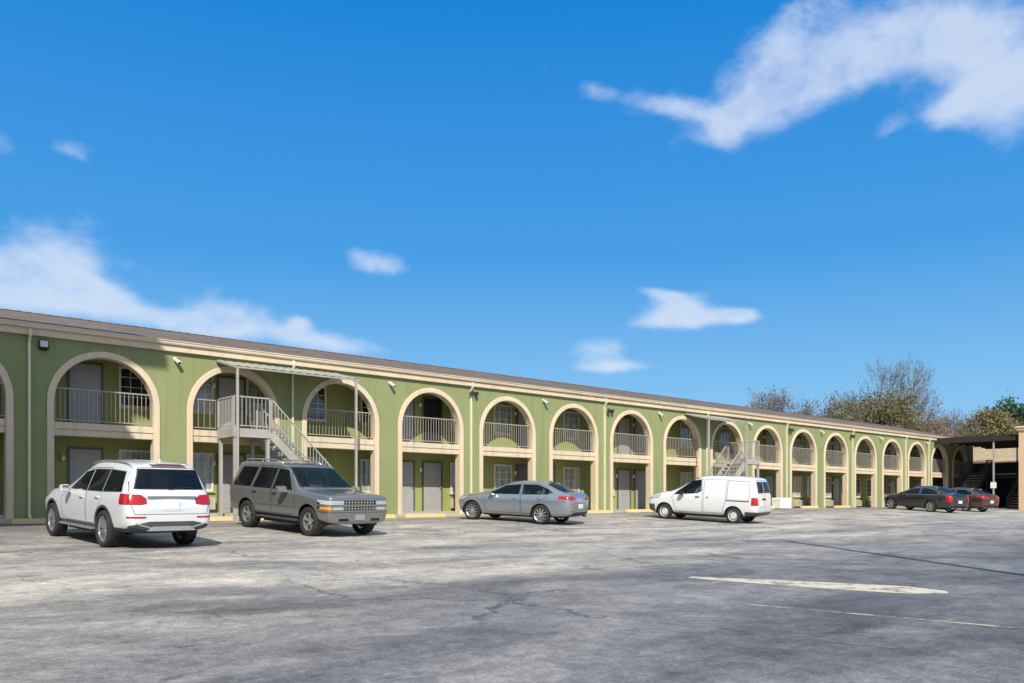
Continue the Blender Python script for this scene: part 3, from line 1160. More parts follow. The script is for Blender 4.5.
M['red_lens'] = lens_mat('red_lens', (0.50, 0.008, 0.012))
M['clear_lens'] = lens_mat('clear_lens', (0.50, 0.52, 0.53))


def subdiv(verts, faces, level, creases=None):
    me = bpy.data.meshes.new('cage')
    me.from_pydata(verts, [], faces)
    bm = bmesh.new()
    bm.from_mesh(me)
    if creases:
        cl = bm.edges.layers.float.get('crease_edge') or bm.edges.layers.float.new('crease_edge')
        bm.verts.ensure_lookup_table()
        bm.verts.index_update()
        for e in bm.edges:
            e[cl] = creases.get(frozenset((e.verts[0].index, e.verts[1].index)), 0.0)
    bmesh.ops.recalc_face_normals(bm, faces=bm.faces)
    bm.to_mesh(me)
    bm.free()
    o = bpy.data.objects.new('cage', me)
    COL.objects.link(o)
    md = o.modifiers.new('s', 'SUBSURF')
    md.levels = level
    md.render_levels = level
    dg = bpy.context.evaluated_depsgraph_get()
    dg.update()
    out = bpy.data.meshes.new_from_object(o.evaluated_get(dg))
    bpy.data.objects.remove(o)
    bpy.data.meshes.remove(me)
    return out


def cage(stations, rows=None, ends=None):
    """stations front to rear; each is 7 points r1..r7 (x, y>=0, z), r7 on the centre line"""
    V, Fc = [], []
    idx = {}

    def vid(s, r, side):
        x, y, z = stations[s][r]
        if r == 6:
            side = 1
        k = (s, r, side)
        if k not in idx:
            idx[k] = len(V)
            V.append((x, y * side if r < 6 else 0.0, z))
        return idx[k]
    ns = len(stations)
    for s in range(ns - 1):
        for side in (1, -1):
            for r in range(6):
                Fc.append([vid(s, r, side), vid(s + 1, r, side), vid(s + 1, r + 1, side), vid(s, r + 1, side)])
        Fc.append([vid(s, 0, 1), vid(s, 0, -1), vid(s + 1, 0, -1), vid(s + 1, 0, 1)])
    for s in (0, ns - 1):
        for r in range(5):
            Fc.append([vid(s, r, 1), vid(s, r + 1, 1), vid(s, r + 1, -1), vid(s, r, -1)])
        Fc.append([vid(s, 5, 1), vid(s, 6, 1), vid(s, 5, -1)])
    cr = {}
    for r_, val in (rows or {}).items():
        for s in range(ns - 1):
            for side in (1, -1):
                cr[frozenset((vid(s, r_, side), vid(s + 1, r_, side)))] = val
    for s, val in (ends or {}).items():
        s = s % ns
        for r_ in range(6):
            for side in (1, -1):
                cr[frozenset((vid(s, r_, side), vid(s, r_ + 1, side)))] = val
    return V, Fc, cr


def poly_area(p):
    return 0.5 * sum(a[0] * b[1] - b[0] * a[1] for a, b in zip(p, p[1:] + p[:1]))


def inset(p, d):
    if poly_area(p) < 0:
        p = p[::-1]
    out = []
    n = len(p)
    for i in range(n):
        a, b, c = Vector(p[i - 1]), Vector(p[i]), Vector(p[(i + 1) % n])
        d1, d2 = (b - a).normalized(), (c - b).normalized()
        n1, n2 = Vector((-d1.y, d1.x)), Vector((-d2.y, d2.x))
        den = 1 + n1.dot(n2)
        m = (n1 + n2) / max(den, 0.3)
        out.append(tuple(b + m * d))
    return out


def inside(p, q):
    c = False
    j = len(q) - 1
    for i in range(len(q)):
        if (q[i][1] > p[1]) != (q[j][1] > p[1]):
            if p[0] < (q[j][0] - q[i][0]) * (p[1] - q[i][1]) / (q[j][1] - q[i][1]) + q[i][0]:
                c = not c
        j = i
    return c


AX = {'side': (0, 2), 'end': (1, 2), 'top': (0, 1)}


def cut_region(bm, lay, view, poly, pred):
    """split the faces the outline runs over, return faces inside it"""
    ia, ib = AX[view]
    lo = [min(p[k] for p in poly) for k in (0, 1)]
    hi = [max(p[k] for p in poly) for k in (0, 1)]

    def near():
        r = []
        for f in bm.faces:
            if f[lay] != 0:
                continue
            c = f.calc_center_median()
            if not pred(c, f.normal):
                continue
            xs = [v.co[ia] for v in f.verts]
            zs = [v.co[ib] for v in f.verts]
            if max(xs) < lo[0] or min(xs) > hi[0] or max(zs) < lo[1] or min(zs) > hi[1]:
                continue
            r.append(f)
        return r
    n = len(poly)
    for i in range(n):
        a, b = poly[i], poly[(i + 1) % n]
        d = (b[0] - a[0], b[1] - a[1])
        co = Vector((0, 0, 0))
        co[ia], co[ib] = a
        no = Vector((0, 0, 0))
        no[ia], no[ib] = -d[1], d[0]
        if no.length < 1e-9:
            continue
        fs = near()
        # only faces the edge itself passes over
        sel = []
        pad = 0.02
        elo = [min(a[k], b[k]) - pad for k in (0, 1)]
        ehi = [max(a[k], b[k]) + pad for k in (0, 1)]
        for f in fs:
            xs = [v.co[ia] for v in f.verts]
            zs = [v.co[ib] for v in f.verts]
            if max(xs) < elo[0] or min(xs) > ehi[0] or max(zs) < elo[1] or min(zs) > ehi[1]:
                continue
            sel.append(f)
        geom = set(sel)
        for f in sel:
            geom.update(f.edges)
            geom.update(f.verts)
        bmesh.ops.bisect_plane(bm, geom=list(geom), plane_co=co, plane_no=no.normalized(), dist=1e-5)
    res = []
    for f in near():
        c = f.calc_center_median()
        if inside((c[ia], c[ib]), poly):
            res.append(f)
    return res


def extract(bm, faces, name, mat, parent, push=0.0):
    vs = {}
    V, Fc = [], []
    for f in faces:
        ids = []
        for v in f.verts:
            if v not in vs:
                vs[v] = len(V)
                V.append(v.co + v.normal * push)
            ids.append(vs[v])
        Fc.append(ids)
    me = bpy.data.meshes.new(name)
    me.from_pydata([tuple(v) for v in V], [], Fc)
    me.materials.append(mat)
    me.shade_smooth()
    me.update()
    return link(name, me, parent)


def wheel(root, x, y, r, w, side, style, rim_mat, rr):
    """side +1 outer face towards +y"""
    hb = MB()
    hb.lathe([(-0.06, 0.0), (-0.06, rr * 0.8), (-0.03, rr * 0.8), (-0.03, 0.0)], 24, 'y')
    hb.tube([(0, -0.12, 0), (0, -0.04, 0)], 0.05, 8)
    h = hb.build('wheel', M['hub'], root)
    h.location = (x, y, r)
    if side < 0:
        h.rotation_euler = (0, 0, math.pi)
    t = MB()
    hw = w / 2
    pr = [(-hw * 0.75, rr * 0.98), (-hw, rr * 1.08), (-hw * 1.02, r * 0.9), (-hw * 0.86, r * 0.975), (-hw * 0.6, r), (-hw * 0.5, r * 0.992), (-hw * 0.08, r), (0, r * 0.99), (hw * 0.08, r), (hw * 0.5, r * 0.992), (hw * 0.6, r), (hw * 0.86, r * 0.975), (hw * 1.02, r * 0.9), (hw, rr * 1.08), (hw * 0.75, rr * 0.98), (hw * 0.5, rr * 0.94)]
    t.lathe(pr, 36, 'y')
    t.build('tyre', M['tyre'], h, smooth=True)
    q = MB()
    o = hw * 0.72
    q.lathe([(-hw * 0.7, rr * 0.97), (o - 0.06, rr * 0.93), (o, rr * 0.95), (o + 0.012, rr * 1.02), (o, rr * 1.04), (-hw * 0.7, rr * 1.0)], 36, 'y')
    if style == 'steel':
        q.lathe([(o - 0.05, rr * 0.94), (o - 0.045, rr * 0.75), (o - 0.01, rr * 0.62), (o - 0.008, rr * 0.40), (o - 0.04, rr * 0.33), (o - 0.01, rr * 0.22), (o - 0.008, 0)], 32, 'y')
        for k in range(12):
            a = 2 * math.pi * k / 12
            c = Vector((math.cos(a) * rr * 0.76, o - 0.026, math.sin(a) * rr * 0.76))
            q.lathe([(-0.004, 0.0), (0.004, 0.028)], 8, 'y', c, 1)
    else:
        ns = style
        q.lathe([(o - 0.07, 0.075), (o - 0.03, 0.07), (o - 0.02, 0.03), (o - 0.018, 0)], 20, 'y')
        for k in range(ns):
            a = 2 * math.pi * (k + 0.3) / ns
            ca, sa = math.cos(a), math.sin(a)
            ta, tb = -sa, ca
            w0, w1 = rr * 0.42 / ns ** 0.5 * 0.5, rr * 0.70 / ns ** 0.5 * 0.42
            if ns <= 6:
                w0, w1 = w0 * 1.3, w1 * 1.25
            pts = []
            for (rad, ww, y0, y1) in ((0.05, w0, o - 0.07, o - 0.03), (rr * 0.96, w1, o - 0.05, o - 0.004)):
                pts.append((ca * rad - ta * ww, y0, sa * rad - tb * ww, ca * rad + ta * ww, sa * rad + tb * ww, y1))
            (ax, ay0, az, bx, bz, ay1), (cx, cy0, cz, dx, dz, cy1) = pts
            q.hull8([(ax, ay0, az), (bx, ay0, bz), (dx, cy0, dz), (cx, cy0, cz), (ax, ay1, az), (bx, ay1, bz), (dx, cy1, dz), (cx, cy1, cz)])
    q.build('rim', [rim_mat, M['black']], h)
    return h


def build_car(name, label, cat, spec, paint, group=None):
    root = thing(name, label, cat, group=group)
    V, Fc, cr = cage(spec['stations'], spec.get('crease_rows'), spec.get('crease_ends'))
    me = subdiv(V, Fc, 3, cr)
    bm = bmesh.new()
    bm.from_mesh(me)
    bpy.data.meshes.remove(me)
    bmesh.ops.recalc_face_normals(bm, faces=bm.faces)
    bm.normal_update()
    lay = bm.faces.layers.int.new('reg')
    r, xf, xr, tr = spec['r'], spec['xf'], 0.0, spec['track']
    ra = spec.get('arch', r * 1.14)
    # wheel openings
    for xw in (xf, xr):
        circ = [(xw + ra * math.cos(2 * math.pi * k / 28), r * 1.02 + ra * math.sin(2 * math.pi * k / 28)) for k in range(28)]
        if spec.get('flare'):
            big = [(xw + (ra + 0.07) * math.cos(2 * math.pi * k / 28), r * 1.02 + (ra + 0.05) * math.sin(2 * math.pi * k / 28)) for k in range(28)]
            rim = cut_region(bm, lay, 'side', big, lambda c, n: abs(c.y) > 0.45)
        fs = cut_region(bm, lay, 'side', circ, lambda c, n: abs(c.y) > 0.45)
        bmesh.ops.delete(bm, geom=fs, context='FACES')
        if spec.get('flare'):
            for f in bm.faces:
                c = f.calc_center_median()
                if f[lay] == 0 and abs(c.y) > 0.45 and inside((c.x, c.z), big):
                    f[lay] = -2
    regs = []
    mats = [paint, M['black'], M['trim'], M['chrome'], M['silver_trim']]
    MI = {'paint': 0, 'black': 1, 'trim': 2, 'chrome': 3, 'silver': 4}
    for k, g in enumerate(spec['regions']):
        poly = list(g['poly'])
        if poly_area(poly) < 0:
            poly = poly[::-1]
        pred = g['pred']
        outer = cut_region(bm, lay, g['view'], poly, pred)
        band = g.get('band', 0)
        if band:
            inner_poly = inset(poly, band)
            inner = set(cut_region(bm, lay, g['view'], inner_poly, pred))
            for f in cut_region(bm, lay, g['view'], poly, pred):
                f[lay] = (k + 1) if f in inner else -(MI[g.get('bandmat', 'black')] + 10)
            for f in inner:
                if f.is_valid:
                    f[lay] = k + 1
        else:
            for f in outer:
                f[lay] = k + 1
    bm.normal_update()
    bvh = BVHTree.FromBMesh(bm)
    handles = []
    for k, g in enumerate(spec['regions']):
        fs = [f for f in bm.faces if f[lay] == k + 1]
        if g.get('mi'):
            for f in fs:
                f.material_index = MI[g['mi']]
                f[lay] = -99
            continue
        sides = ((1, [f for f in fs if f.calc_center_median().y > 0]), (-1, [f for f in fs if f.calc_center_median().y <= 0])) if g.get('split', True) else ((0, fs),)
        for sd, sel in sides:
            if not sel:
                continue
            o = extract(bm, sel, g['part'], g.get('mat') or paint, root, g.get('push', 0.0))
            if g.get('handle'):
                handles.append((o, sd, g['handle']))
    for f in bm.faces:
        if f[lay] == -2:
            f.material_index = 2
        elif f[lay] <= -10 and f[lay] > -90:
            f.material_index = -f[lay] - 10
    # the doors and windows have their own skins now: drop the body faces beneath them
    dele = [f for f in bm.faces if f[lay] > 0]
    bmesh.ops.delete(bm, geom=dele, context='FACES')
    me = bpy.data.meshes.new('body')
    bm.to_mesh(me)
    bm.free()
    for m_ in mats:
        me.materials.append(m_)
    me.shade_smooth()
    link('body', me, root)

    def side_y(x, z, sd):
        h = bvh.ray_cast(Vector((x, sd * 3, z)), Vector((0, -sd, 0)))
        return h[0].y if h[0] else sd * 0.9

    def end_x(y, z, front):
        h = bvh.ray_cast(Vector((6 if front else -6, y, z)), Vector((-1 if front else 1, 0, 0)))
        return h[0].x if h[0] else 0

    def top_z(x, y):
        h = bvh.ray_cast(Vector((x, y, 4)), Vector((0, 0, -1)))
        return h[0].z if h[0] else 1.5
    for o, sd, (hx, hz, hl, hm) in handles:
        y = side_y(hx, hz, sd)
        mb = MB()
        a, b = y + sd * 0.012, y + sd * 0.04
        mb.box(hx - hl / 2, hx + hl / 2, min(a, b), max(a, b), hz - 0.016, hz + 0.016)
        mb.box(hx - hl / 2, hx - hl / 2 + 0.03, min(y - sd * .01, a), max(y - sd * .01, a), hz - 0.014, hz + 0.014)
        mb.box(hx + hl / 2 - 0.03, hx + hl / 2, min(y - sd * .01, a), max(y - sd * .01, a), hz - 0.014, hz + 0.014)
        mb.build('handle', hm or paint, o, bevel=0.006)
    # wells and underside
    for xw in (xf, 0.0):
        for sd in (1, -1):
            mb = MB()
            y0, y1 = sd * (tr / 2 - 0.16), sd * (tr / 2 + spec.get('well', 0.10))
            m_ = 20
            for k in range(m_):
                a0, a1 = math.pi * k / m_ * 1.16 - 0.25, math.pi * (k + 1) / m_ * 1.16 - 0.25
                p0 = (xw + (ra + 0.006) * math.cos(a0), r * 1.02 + (ra + 0.006) * math.sin(a0))
                p1 = (xw + (ra + 0.006) * math.cos(a1), r * 1.02 + (ra + 0.006) * math.sin(a1))
                mb.face([(p0[0], y0, p0[1]), (p1[0], y0, p1[1]), (p1[0], y1, p1[1]), (p0[0], y1, p0[1])])
                mb.face([(p0[0], y0, p0[1]), (p1[0], y0, p1[1]), (xw, y0, r)])
            mb.build('wheel_well', M['black'], root, normals=False)
    mb = MB()
    mb.box(0.25 + ra - .2, xf - ra, -tr / 2 + 0.12, tr / 2 - 0.12, r * 0.62, r * 1.1)
    mb.tube([(-0.0, -tr / 2 + 0.1, r), (-0.0, tr / 2 - 0.1, r)], 0.05, 8)
    mb.tube([(xf, -tr / 2 + 0.1, r), (xf, tr / 2 - 0.1, r)], 0.04, 8)
    mb.build('underbody', M['black'], root)
    for xw in (xf, 0.0):
        for sd in (1, -1):
            wheel(root, xw, sd * (tr / 2), r, spec['tw'], sd, spec['rim'], spec['rimmat'], spec['rr'])
    # cabin
    mb = MB()
    s = spec['cabin']            # floor z, seat rows x, half width, dash x, dash z
    fz, rows, hw, dx, dz = s
    mb.box(rows[-1] - 0.5, dx, -hw, hw, fz - 0.1, fz)
    mb.hull8([(dx - 0.35, -hw, fz), (dx + 0.15, -hw, fz), (dx + 0.15, hw, fz), (dx - 0.35, hw, fz), (dx - 0.30, -hw, dz - .05), (dx + 0.25, -hw, dz), (dx + 0.25, hw, dz), (dx - 0.30, hw, dz - .05)])
    mb.build('dashboard', M['cabin'], root, bevel=0.03)
    for i, sx in enumerate(rows):
        for yy in ((0.38, -0.38) if i < 2 else (0.34, -0.34)):
            mb = MB()
            w_ = 0.25
            mb.box(sx, sx + 0.48, yy - w_, yy + w_, fz + 0.12, fz + 0.36)
            mb.hull8([(sx - 0.10, yy - w_, fz + 0.30), (sx + 0.06, yy - w_, fz + 0.30), (sx + 0.06, yy + w_, fz + 0.30), (sx - 0.10, yy + w_, fz + 0.30),
                      (sx - 0.28, yy - w_ * .8, fz + 0.92), (sx - 0.18, yy - w_ * .8, fz + 0.92), (sx - 0.18, yy + w_ * .8, fz + 0.92), (sx - 0.28, yy + w_ * .8, fz + 0.92)])
            mb.box(sx - 0.32, sx - 0.22, yy - 0.12, yy + 0.12, fz + 0.94, fz + 1.10)
            mb.build('seat', M['seat'], root, bevel=0.03)
    mb = MB()
    c = Vector((dx - 0.42, 0.38, dz + 0.02))
    ring = [c + Vector((0.07 * math.sin(2 * math.pi * k / 16), 0.18 * math.cos(2 * math.pi * k / 16), 0.17 * math.sin(2 * math.pi * k / 16))) for k in range(17)]
    mb.tube(ring, 0.014, 6, cap=False)
    mb.bar(c + Vector((0, -0.17, 0)), c + Vector((0, 0.17, 0)), 0.03)
    mb.bar(c, c + Vector((0.25, 0, -0.1)), 0.05)
    mb.build('steering_wheel', M['black'], root)
    # mirrors
    mx, mz, ms = spec['mirror']
    for sd in (1, -1):
        y = side_y(mx, mz, sd)
        mb = MB()
        a = Vector((mx, y - sd * 0.02, mz - 0.02))
        mb.bar(a, a + Vector((-0.02, sd * 0.12, 0.02)), 0.09, 0.04)
        y0, y1 = y + sd * 0.08, y + sd * (0.08 + ms)
        mb.hull8([(mx + 0.06, y0, mz - 0.03), (mx - 0.10, y0, mz - 0.03), (mx - 0.12, y1, mz - 0.02), (mx + 0.02, y1, mz - 0.02),
                  (mx + 0.05, y0, mz + 0.13), (mx - 0.10, y0, mz + 0.15), (mx - 0.12, y1, mz + 0.14), (mx + 0.01, y1, mz + 0.12)])
        mi = mb.build('wing_mirror', spec.get('mirrormat') or paint, root, bevel=0.02)
        mb = MB()
        mb.box(mx - 0.128, mx - 0.122, min(y0 + sd * .02, y1 - sd * .02), max(y0 + sd * .02, y1 - sd * .02), mz - 0.005, mz + 0.125)
        mb.build('mirror_glass', M['chrome'], mi)
    spec['extras'](root, dict(side_y=side_y, end_x=end_x, top_z=top_z, paint=paint))
    return root


def S(x, zb, wb, w2, z2, w3, z3, wbelt, zbelt, w5, z5, w6, z6, z7, dx_low=0, dx_belt=0, dx5=0, dx7=0):
    return [(x + dx_low, wb, zb), (x + dx_low, w2, z2), (x + dx_low * .8, w3, z3), (x + dx_belt, wbelt, zbelt),
            (x + dx5, w5, z5), (x + (dx5 + dx7) / 2, w6, z6), (x + dx7, 0, z7)]


side = lambda c, n: abs(n.y) > 0.35 and abs(c.y) > 0.45
front = lambda c, n: n.x > 0.25
rear = lambda c, n: n.x < -0.25


def rect(x0, x1, z0, z1):
    return [(x0, z0), (x1, z0), (x1, z1), (x0, z1)]


def plate(root, T, y, z, fr, w=0.30, h=0.155, mat=None):
    x = T['end_x'](y, z, fr)
    s_ = 1 if fr else -1
    mb = MB()
    mb.box(min(x - .02 * s_, x + s_ * 0.022), max(x - .02 * s_, x + s_ * 0.022), y - w / 2, y + w / 2, z - h / 2, z + h / 2)
    mb.build('number_plate', mat or M['plate'], root, bevel=0.004)


def wiper(root, T, y0, y1, z0, z1, fr=False):
    a = Vector((T['end_x'](y0, z0, fr), y0, z0))
    b = Vector((T['end_x'](y1, z1, fr), y1, z1))
    s_ = 0.02 if fr else -0.02
    mb = MB()
    mb.bar(a + Vector((s_, 0, 0)), b + Vector((s_, 0, 0)), 0.02, 0.02)
    mb.build('wiper', M['black'], root)


def rails(root, T, xa, xb, y, h=0.05, mat=None):
    for sd in (1, -1):
        pts = []
        for k in range(9):
            x = xa + (xb - xa) * k / 8
            up = h if 0 < k < 8 else 0.0
            pts.append((x, sd * y, T['top_z'](x, sd * y) + up))
        mb = MB()
        mb.tube(pts, 0.018, 8)
        mb.tube([(pts[4][0], pts[4][1], pts[4][2] - h - .01), pts[4]], 0.016, 8)
        mb.build('roof_rail', mat or M['silver_trim'], root, smooth=True)


# ---- white seven-seat SUV seen from behind ----
suv_st = [
    S(3.93, .42, .55, .62, .50, .68, .62, .70, .80, .60, .95, .35, .985, 1.0, -.04),
    S(3.84, .36, .70, .80, .46, .85, .62, .86, .82, .76, 1.02, .42, 1.06, 1.07, -.02),
    S(3.60, .30, .80, .90, .44, .94, .64, .945, .86, .80, 1.07, .45, 1.12, 1.13),
    S(3.05, .28, .82, .92, .42, .965, .68, .96, .92, .82, 1.12, .48, 1.17, 1.19),
    S(2.45, .27, .82, .93, .40, .965, .70, .955, 1.00, .83, 1.15, .52, 1.20, 1.22, 0, 0, 0, .10),
    S(2.05, .27, .82, .93, .40, .965, .70, .955, 1.05, .78, 1.34, .50, 1.40, 1.42, 0, 0, -.05, .10),
    S(1.45, .27, .82, .93, .40, .965, .70, .955, 1.08, .665, 1.70, .42, 1.755, 1.77, 0, .15, -.08, .0),
    S(0.85, .27, .82, .93, .40, .965, .70, .955, 1.10, .655, 1.765, .42, 1.815, 1.83),
    S(0.15, .27, .82, .93, .40, .965, .70, .955, 1.12, .65, 1.77, .42, 1.82, 1.835),
    S(-.55, .30, .82, .92, .42, .96, .70, .95, 1.14, .635, 1.74, .42, 1.79, 1.805, 0, 0, 0, 0),
    S(-.92, .36, .80, .91, .48, .945, .72, .935, 1.15, .615, 1.69, .41, 1.735, 1.75, 0, .04, .0, -.02),
    S(-1.06, .38, .76, .88, .50, .915, .74, .90, 1.12, .68, 1.26, .42, 1.27, 1.275, -.02, .0, .02, -.02),
    S(-1.15, .40, .68, .80, .52, .83, .68, .80, .90, .70, 1.02, .42, 1.03, 1.03, -.01, 0, 0, -.02),
    S(-1.19, .44, .58, .68, .54, .70, .64, .66, .74, .60, .80, .35, .80, .80, 0, 0, 0, -.02),
]
suv_st = [[(x, y * .96, z) for x, y, z in st] for st in suv_st]
suv_reg = [
    dict(part='side_window', view='side', poly=[(2.02, 1.14), (1.50, 1.53), (1.02, 1.60), (0.98, 1.13)], pred=side, mat=M['glass_privacy'], band=.022, bandmat='chrome', push=-.004),
    dict(part='side_window', view='side', poly=[(0.95, 1.13), (0.985, 1.60), (0.15, 1.615), (0.13, 1.14)], pred=side, mat=M['glass_privacy'], band=.022, bandmat='chrome', push=-.004),
    dict(part='side_window', view='side', poly=[(0.10, 1.14), (0.12, 1.615), (-.60, 1.585), (-.82, 1.20), (-.80, 1.17)], pred=side, mat=M['glass_privacy'], band=.022, bandmat='chrome', push=-.004),
    dict(part='rear_window', view='end', poly=[(-.73, 1.235), (.73, 1.235), (.70, 1.32), (.60, 1.65), (-.60, 1.65), (-.70, 1.32)], pred=rear, mat=M['glass_privacy'], band=.02, push=-.004, split=False),
    dict(part='windshield', view='end', poly=[(-.80, 1.22), (.80, 1.22), (.62, 1.70), (-.62, 1.70)], pred=lambda c, n: n.x > .2 and c.x > 1.2, mat=M['glass_clear'], band=.03, push=-.004, split=False),
    dict(part='taillight', view='end', poly=[(.50, .95), (.50, 1.06), (.60, 1.13), (.97, 1.15), (.97, .93), (.62, .93)], pred=lambda c, n: c.x < -.80, mat=M['red_lens'], push=.012, band=.008),
    dict(part='taillight', view='end', poly=[(-.50, .95), (-.50, 1.06), (-.60, 1.13), (-.97, 1.15), (-.97, .93), (-.62, .93)], pred=lambda c, n: c.x < -.80, mat=M['red_lens'], push=.012, band=.008),
    dict(part='tailgate', view='end', poly=[(-.74, .74), (.74, .74), (.80, .92), (.80, 1.2), (.70, 1.68), (-.70, 1.68), (-.80, 1.2), (-.80, .92)], pred=rear, band=.012, split=False),
    dict(part='reflector', view='end', poly=rect(.52, .86, .665, .70), pred=rear, mat=M['red_lens'], push=.006),
    dict(part='reflector', view='end', poly=rect(-.86, -.52, .665, .70), pred=rear, mat=M['red_lens'], push=.006),
    dict(part='headlight', view='side', poly=[(3.99, .80), (3.99, .98), (3.35, 1.08), (3.5, .9)], pred=lambda c, n: abs(c.y) > .5 and c.z > .7, mat=M['clear_lens'], push=.008, band=.01),
    dict(part='grille', view='end', poly=rect(-.48, .48, .62, .95), pred=lambda c, n: n.x > .4, mat=M['black'], split=False, band=.03, bandmat='chrome'),
    dict(part='door', view='side', poly=[(2.42, .50), (2.46, .95), (2.1, 1.12), (1.52, 1.58), (1.02, 1.63), (.97, .46), (2.1, .46)], pred=side, band=.014, handle=(1.22, 1.0, .2, None)),
    dict(part='door', view='side', poly=[(.95, .46), (.98, 1.63), (.13, 1.65), (.11, 1.0), (.46, .62), (.52, .46)], pred=side, band=.014, handle=(.34, 1.03, .2, None)),
    dict(part='skirt', view='side', poly=rect(-3, 4.2, .0, .455), pred=lambda c, n: c.z < .6, mi='trim'),
    dict(part='bumper_trim', view='end', poly=[(-.85, .30), (.85, .30), (.82, .52), (.45, .60), (-.45, .60), (-.82, .52)], pred=rear, mi='trim'),
]


def suv_extra(root, T):
    rails(root, T, -.75, 1.55, .615, .045)
    wiper(root, T, .05, -.45, 1.25, 1.29)
    x = T['end_x'](0, 1.05, False)
    mb = MB()
    mb.box(x - .035, x + .01, -.50, .50, 1.075, 1.11)
    mb.build('tailgate_handle_bar', M['chrome'], root, bevel=.008)
    plate(root, T, 0, .93, False, .31, .16)
    # silver diffuser and exhaust tips
    x = T['end_x'](0, .5, False)
    mb = MB()
    mb.hull8([(x - .03, -.50, .41), (x + .05, -.50, .41), (x + .05, .50, .41), (x - .03, .50, .41), (x - .03, -.38, .50), (x + .05, -.38, .50), (x + .05, .38, .50), (x - .03, .38, .50)])
    mb.bar((x, .42, .47), (T['end_x'](.72, .55, False) - .01, .72, .56), .035, .03)
    mb.bar((x, -.42, .47), (T['end_x'](-.72, .55, False) - .01, -.72, .56), .035, .03)
    mb.build('diffuser', M['silver_trim'], root, bevel=.008)
    xs = T['end_x'](0, 1.70, False)
    mb = MB()
    mb.box(xs - .06, xs + .16, -.36, .36, 1.735, 1.765)
    mb.build('roof_spoiler', T['paint'], root, bevel=.012)
    mb = MB()
    mb.box(xs - .066, xs - .058, -.25, .25, 1.738, 1.756)
    mb.build('brake_light', M['red_lens'], root)
    mb = MB()
    zz = T['top_z'](-.45, 0)
    mb.hull8([(-.55, -.02, zz - .01), (-.38, -.02, zz - .01), (-.38, .02, zz - .01), (-.55, .02, zz - .01), (-.56, -.006, zz + .05), (-.52, -.006, zz + .05), (-.52, .006, zz + .05), (-.56, .006, zz + .05)])
    mb.build('antenna', T['paint'], root)
    for sd in (1, -1):
        mb = MB()
        y = T['side_y'](1.2, .45, sd)
        mb.hull8([(.55, y - .06, .34), (2.5, y - .06, .34), (2.5, y + .06, .34), (.55, y + .06, .34), (.55, y - .06, .385), (2.5, y - .06, .385), (2.5, y + .06, .385), (.55, y + .06, .385)])
        mb.build('side_step', M['silver_trim'], root, bevel=.01)


SUV = dict(crease_rows={3: .25, 4: .35}, crease_ends={10: .35}, stations=suv_st, regions=suv_reg, r=.385, xf=3.075, track=1.60, tw=.27, rim=10, rimmat=M['alloy'], rr=.27, arch=.44, flare=True,
           cabin=(.62, [1.35, .45, -.35], .72, 2.2, 1.10), mirror=(1.92, 1.09, .17), extras=suv_extra, well=.09)

# ---- grey boxy SUV seen from the front ----
t_st = [
    S(3.86, .42, .62, .78, .46, .84, .58, .86, .72, .84, .98, .42, 1.02, 1.03, 0),
    S(3.80, .34, .80, .93, .44, .97, .62, .97, .80, .91, 1.07, .46, 1.11, 1.12, 0),
    S(3.55, .34, .86, .98, .48, 1.00, .70, 1.00, .92, .92, 1.11, .48, 1.16, 1.165),
    S(2.95, .36, .86, .98, .50, 1.00, .76, 1.00, 1.00, .92, 1.14, .50, 1.19, 1.195),
    S(2.50, .36, .86, .98, .50, 1.00, .78, 1.00, 1.07, .92, 1.17, .54, 1.22, 1.23, 0, 0, 0, .10),
    S(2.24, .36, .86, .98, .50, 1.00, .78, .995, 1.09, .84, 1.38, .54, 1.43, 1.44, 0, 0, -.05, .08),
    S(1.74, .36, .86, .98, .50, 1.00, .78, .99, 1.11, .735, 1.79, .46, 1.82, 1.83, 0, .10, -.03, .0),
    S(1.20, .36, .86, .98, .50, 1.00, .78, .99, 1.12, .72, 1.86, .46, 1.885, 1.895),
    S(0.25, .36, .86, .98, .50, 1.00, .78, .99, 1.12, .72, 1.87, .46, 1.895, 1.905),
    S(-.50, .38, .86, .98, .52, 1.00, .78, .99, 1.12, .715, 1.86, .46, 1.885, 1.895),
    S(-.84, .42, .84, .96, .54, .98, .78, .97, 1.12, .70, 1.82, .46, 1.845, 1.855, 0, -.03, .05, .03),
    S(-.94, .44, .80, .93, .56, .95, .80, .94, 1.12, .74, 1.36, .46, 1.37, 1.375, .0, 0, 0, -.03),
    S(-1.00, .46, .72, .85, .58, .87, .74, .86, .92, .76, 1.02, .44, 1.03, 1.03),
    S(-1.02, .50, .62, .74, .60, .76, .68, .72, .78, .64, .84, .35, .84, .84),
]
fr2 = lambda c, n: c.x > 3.40
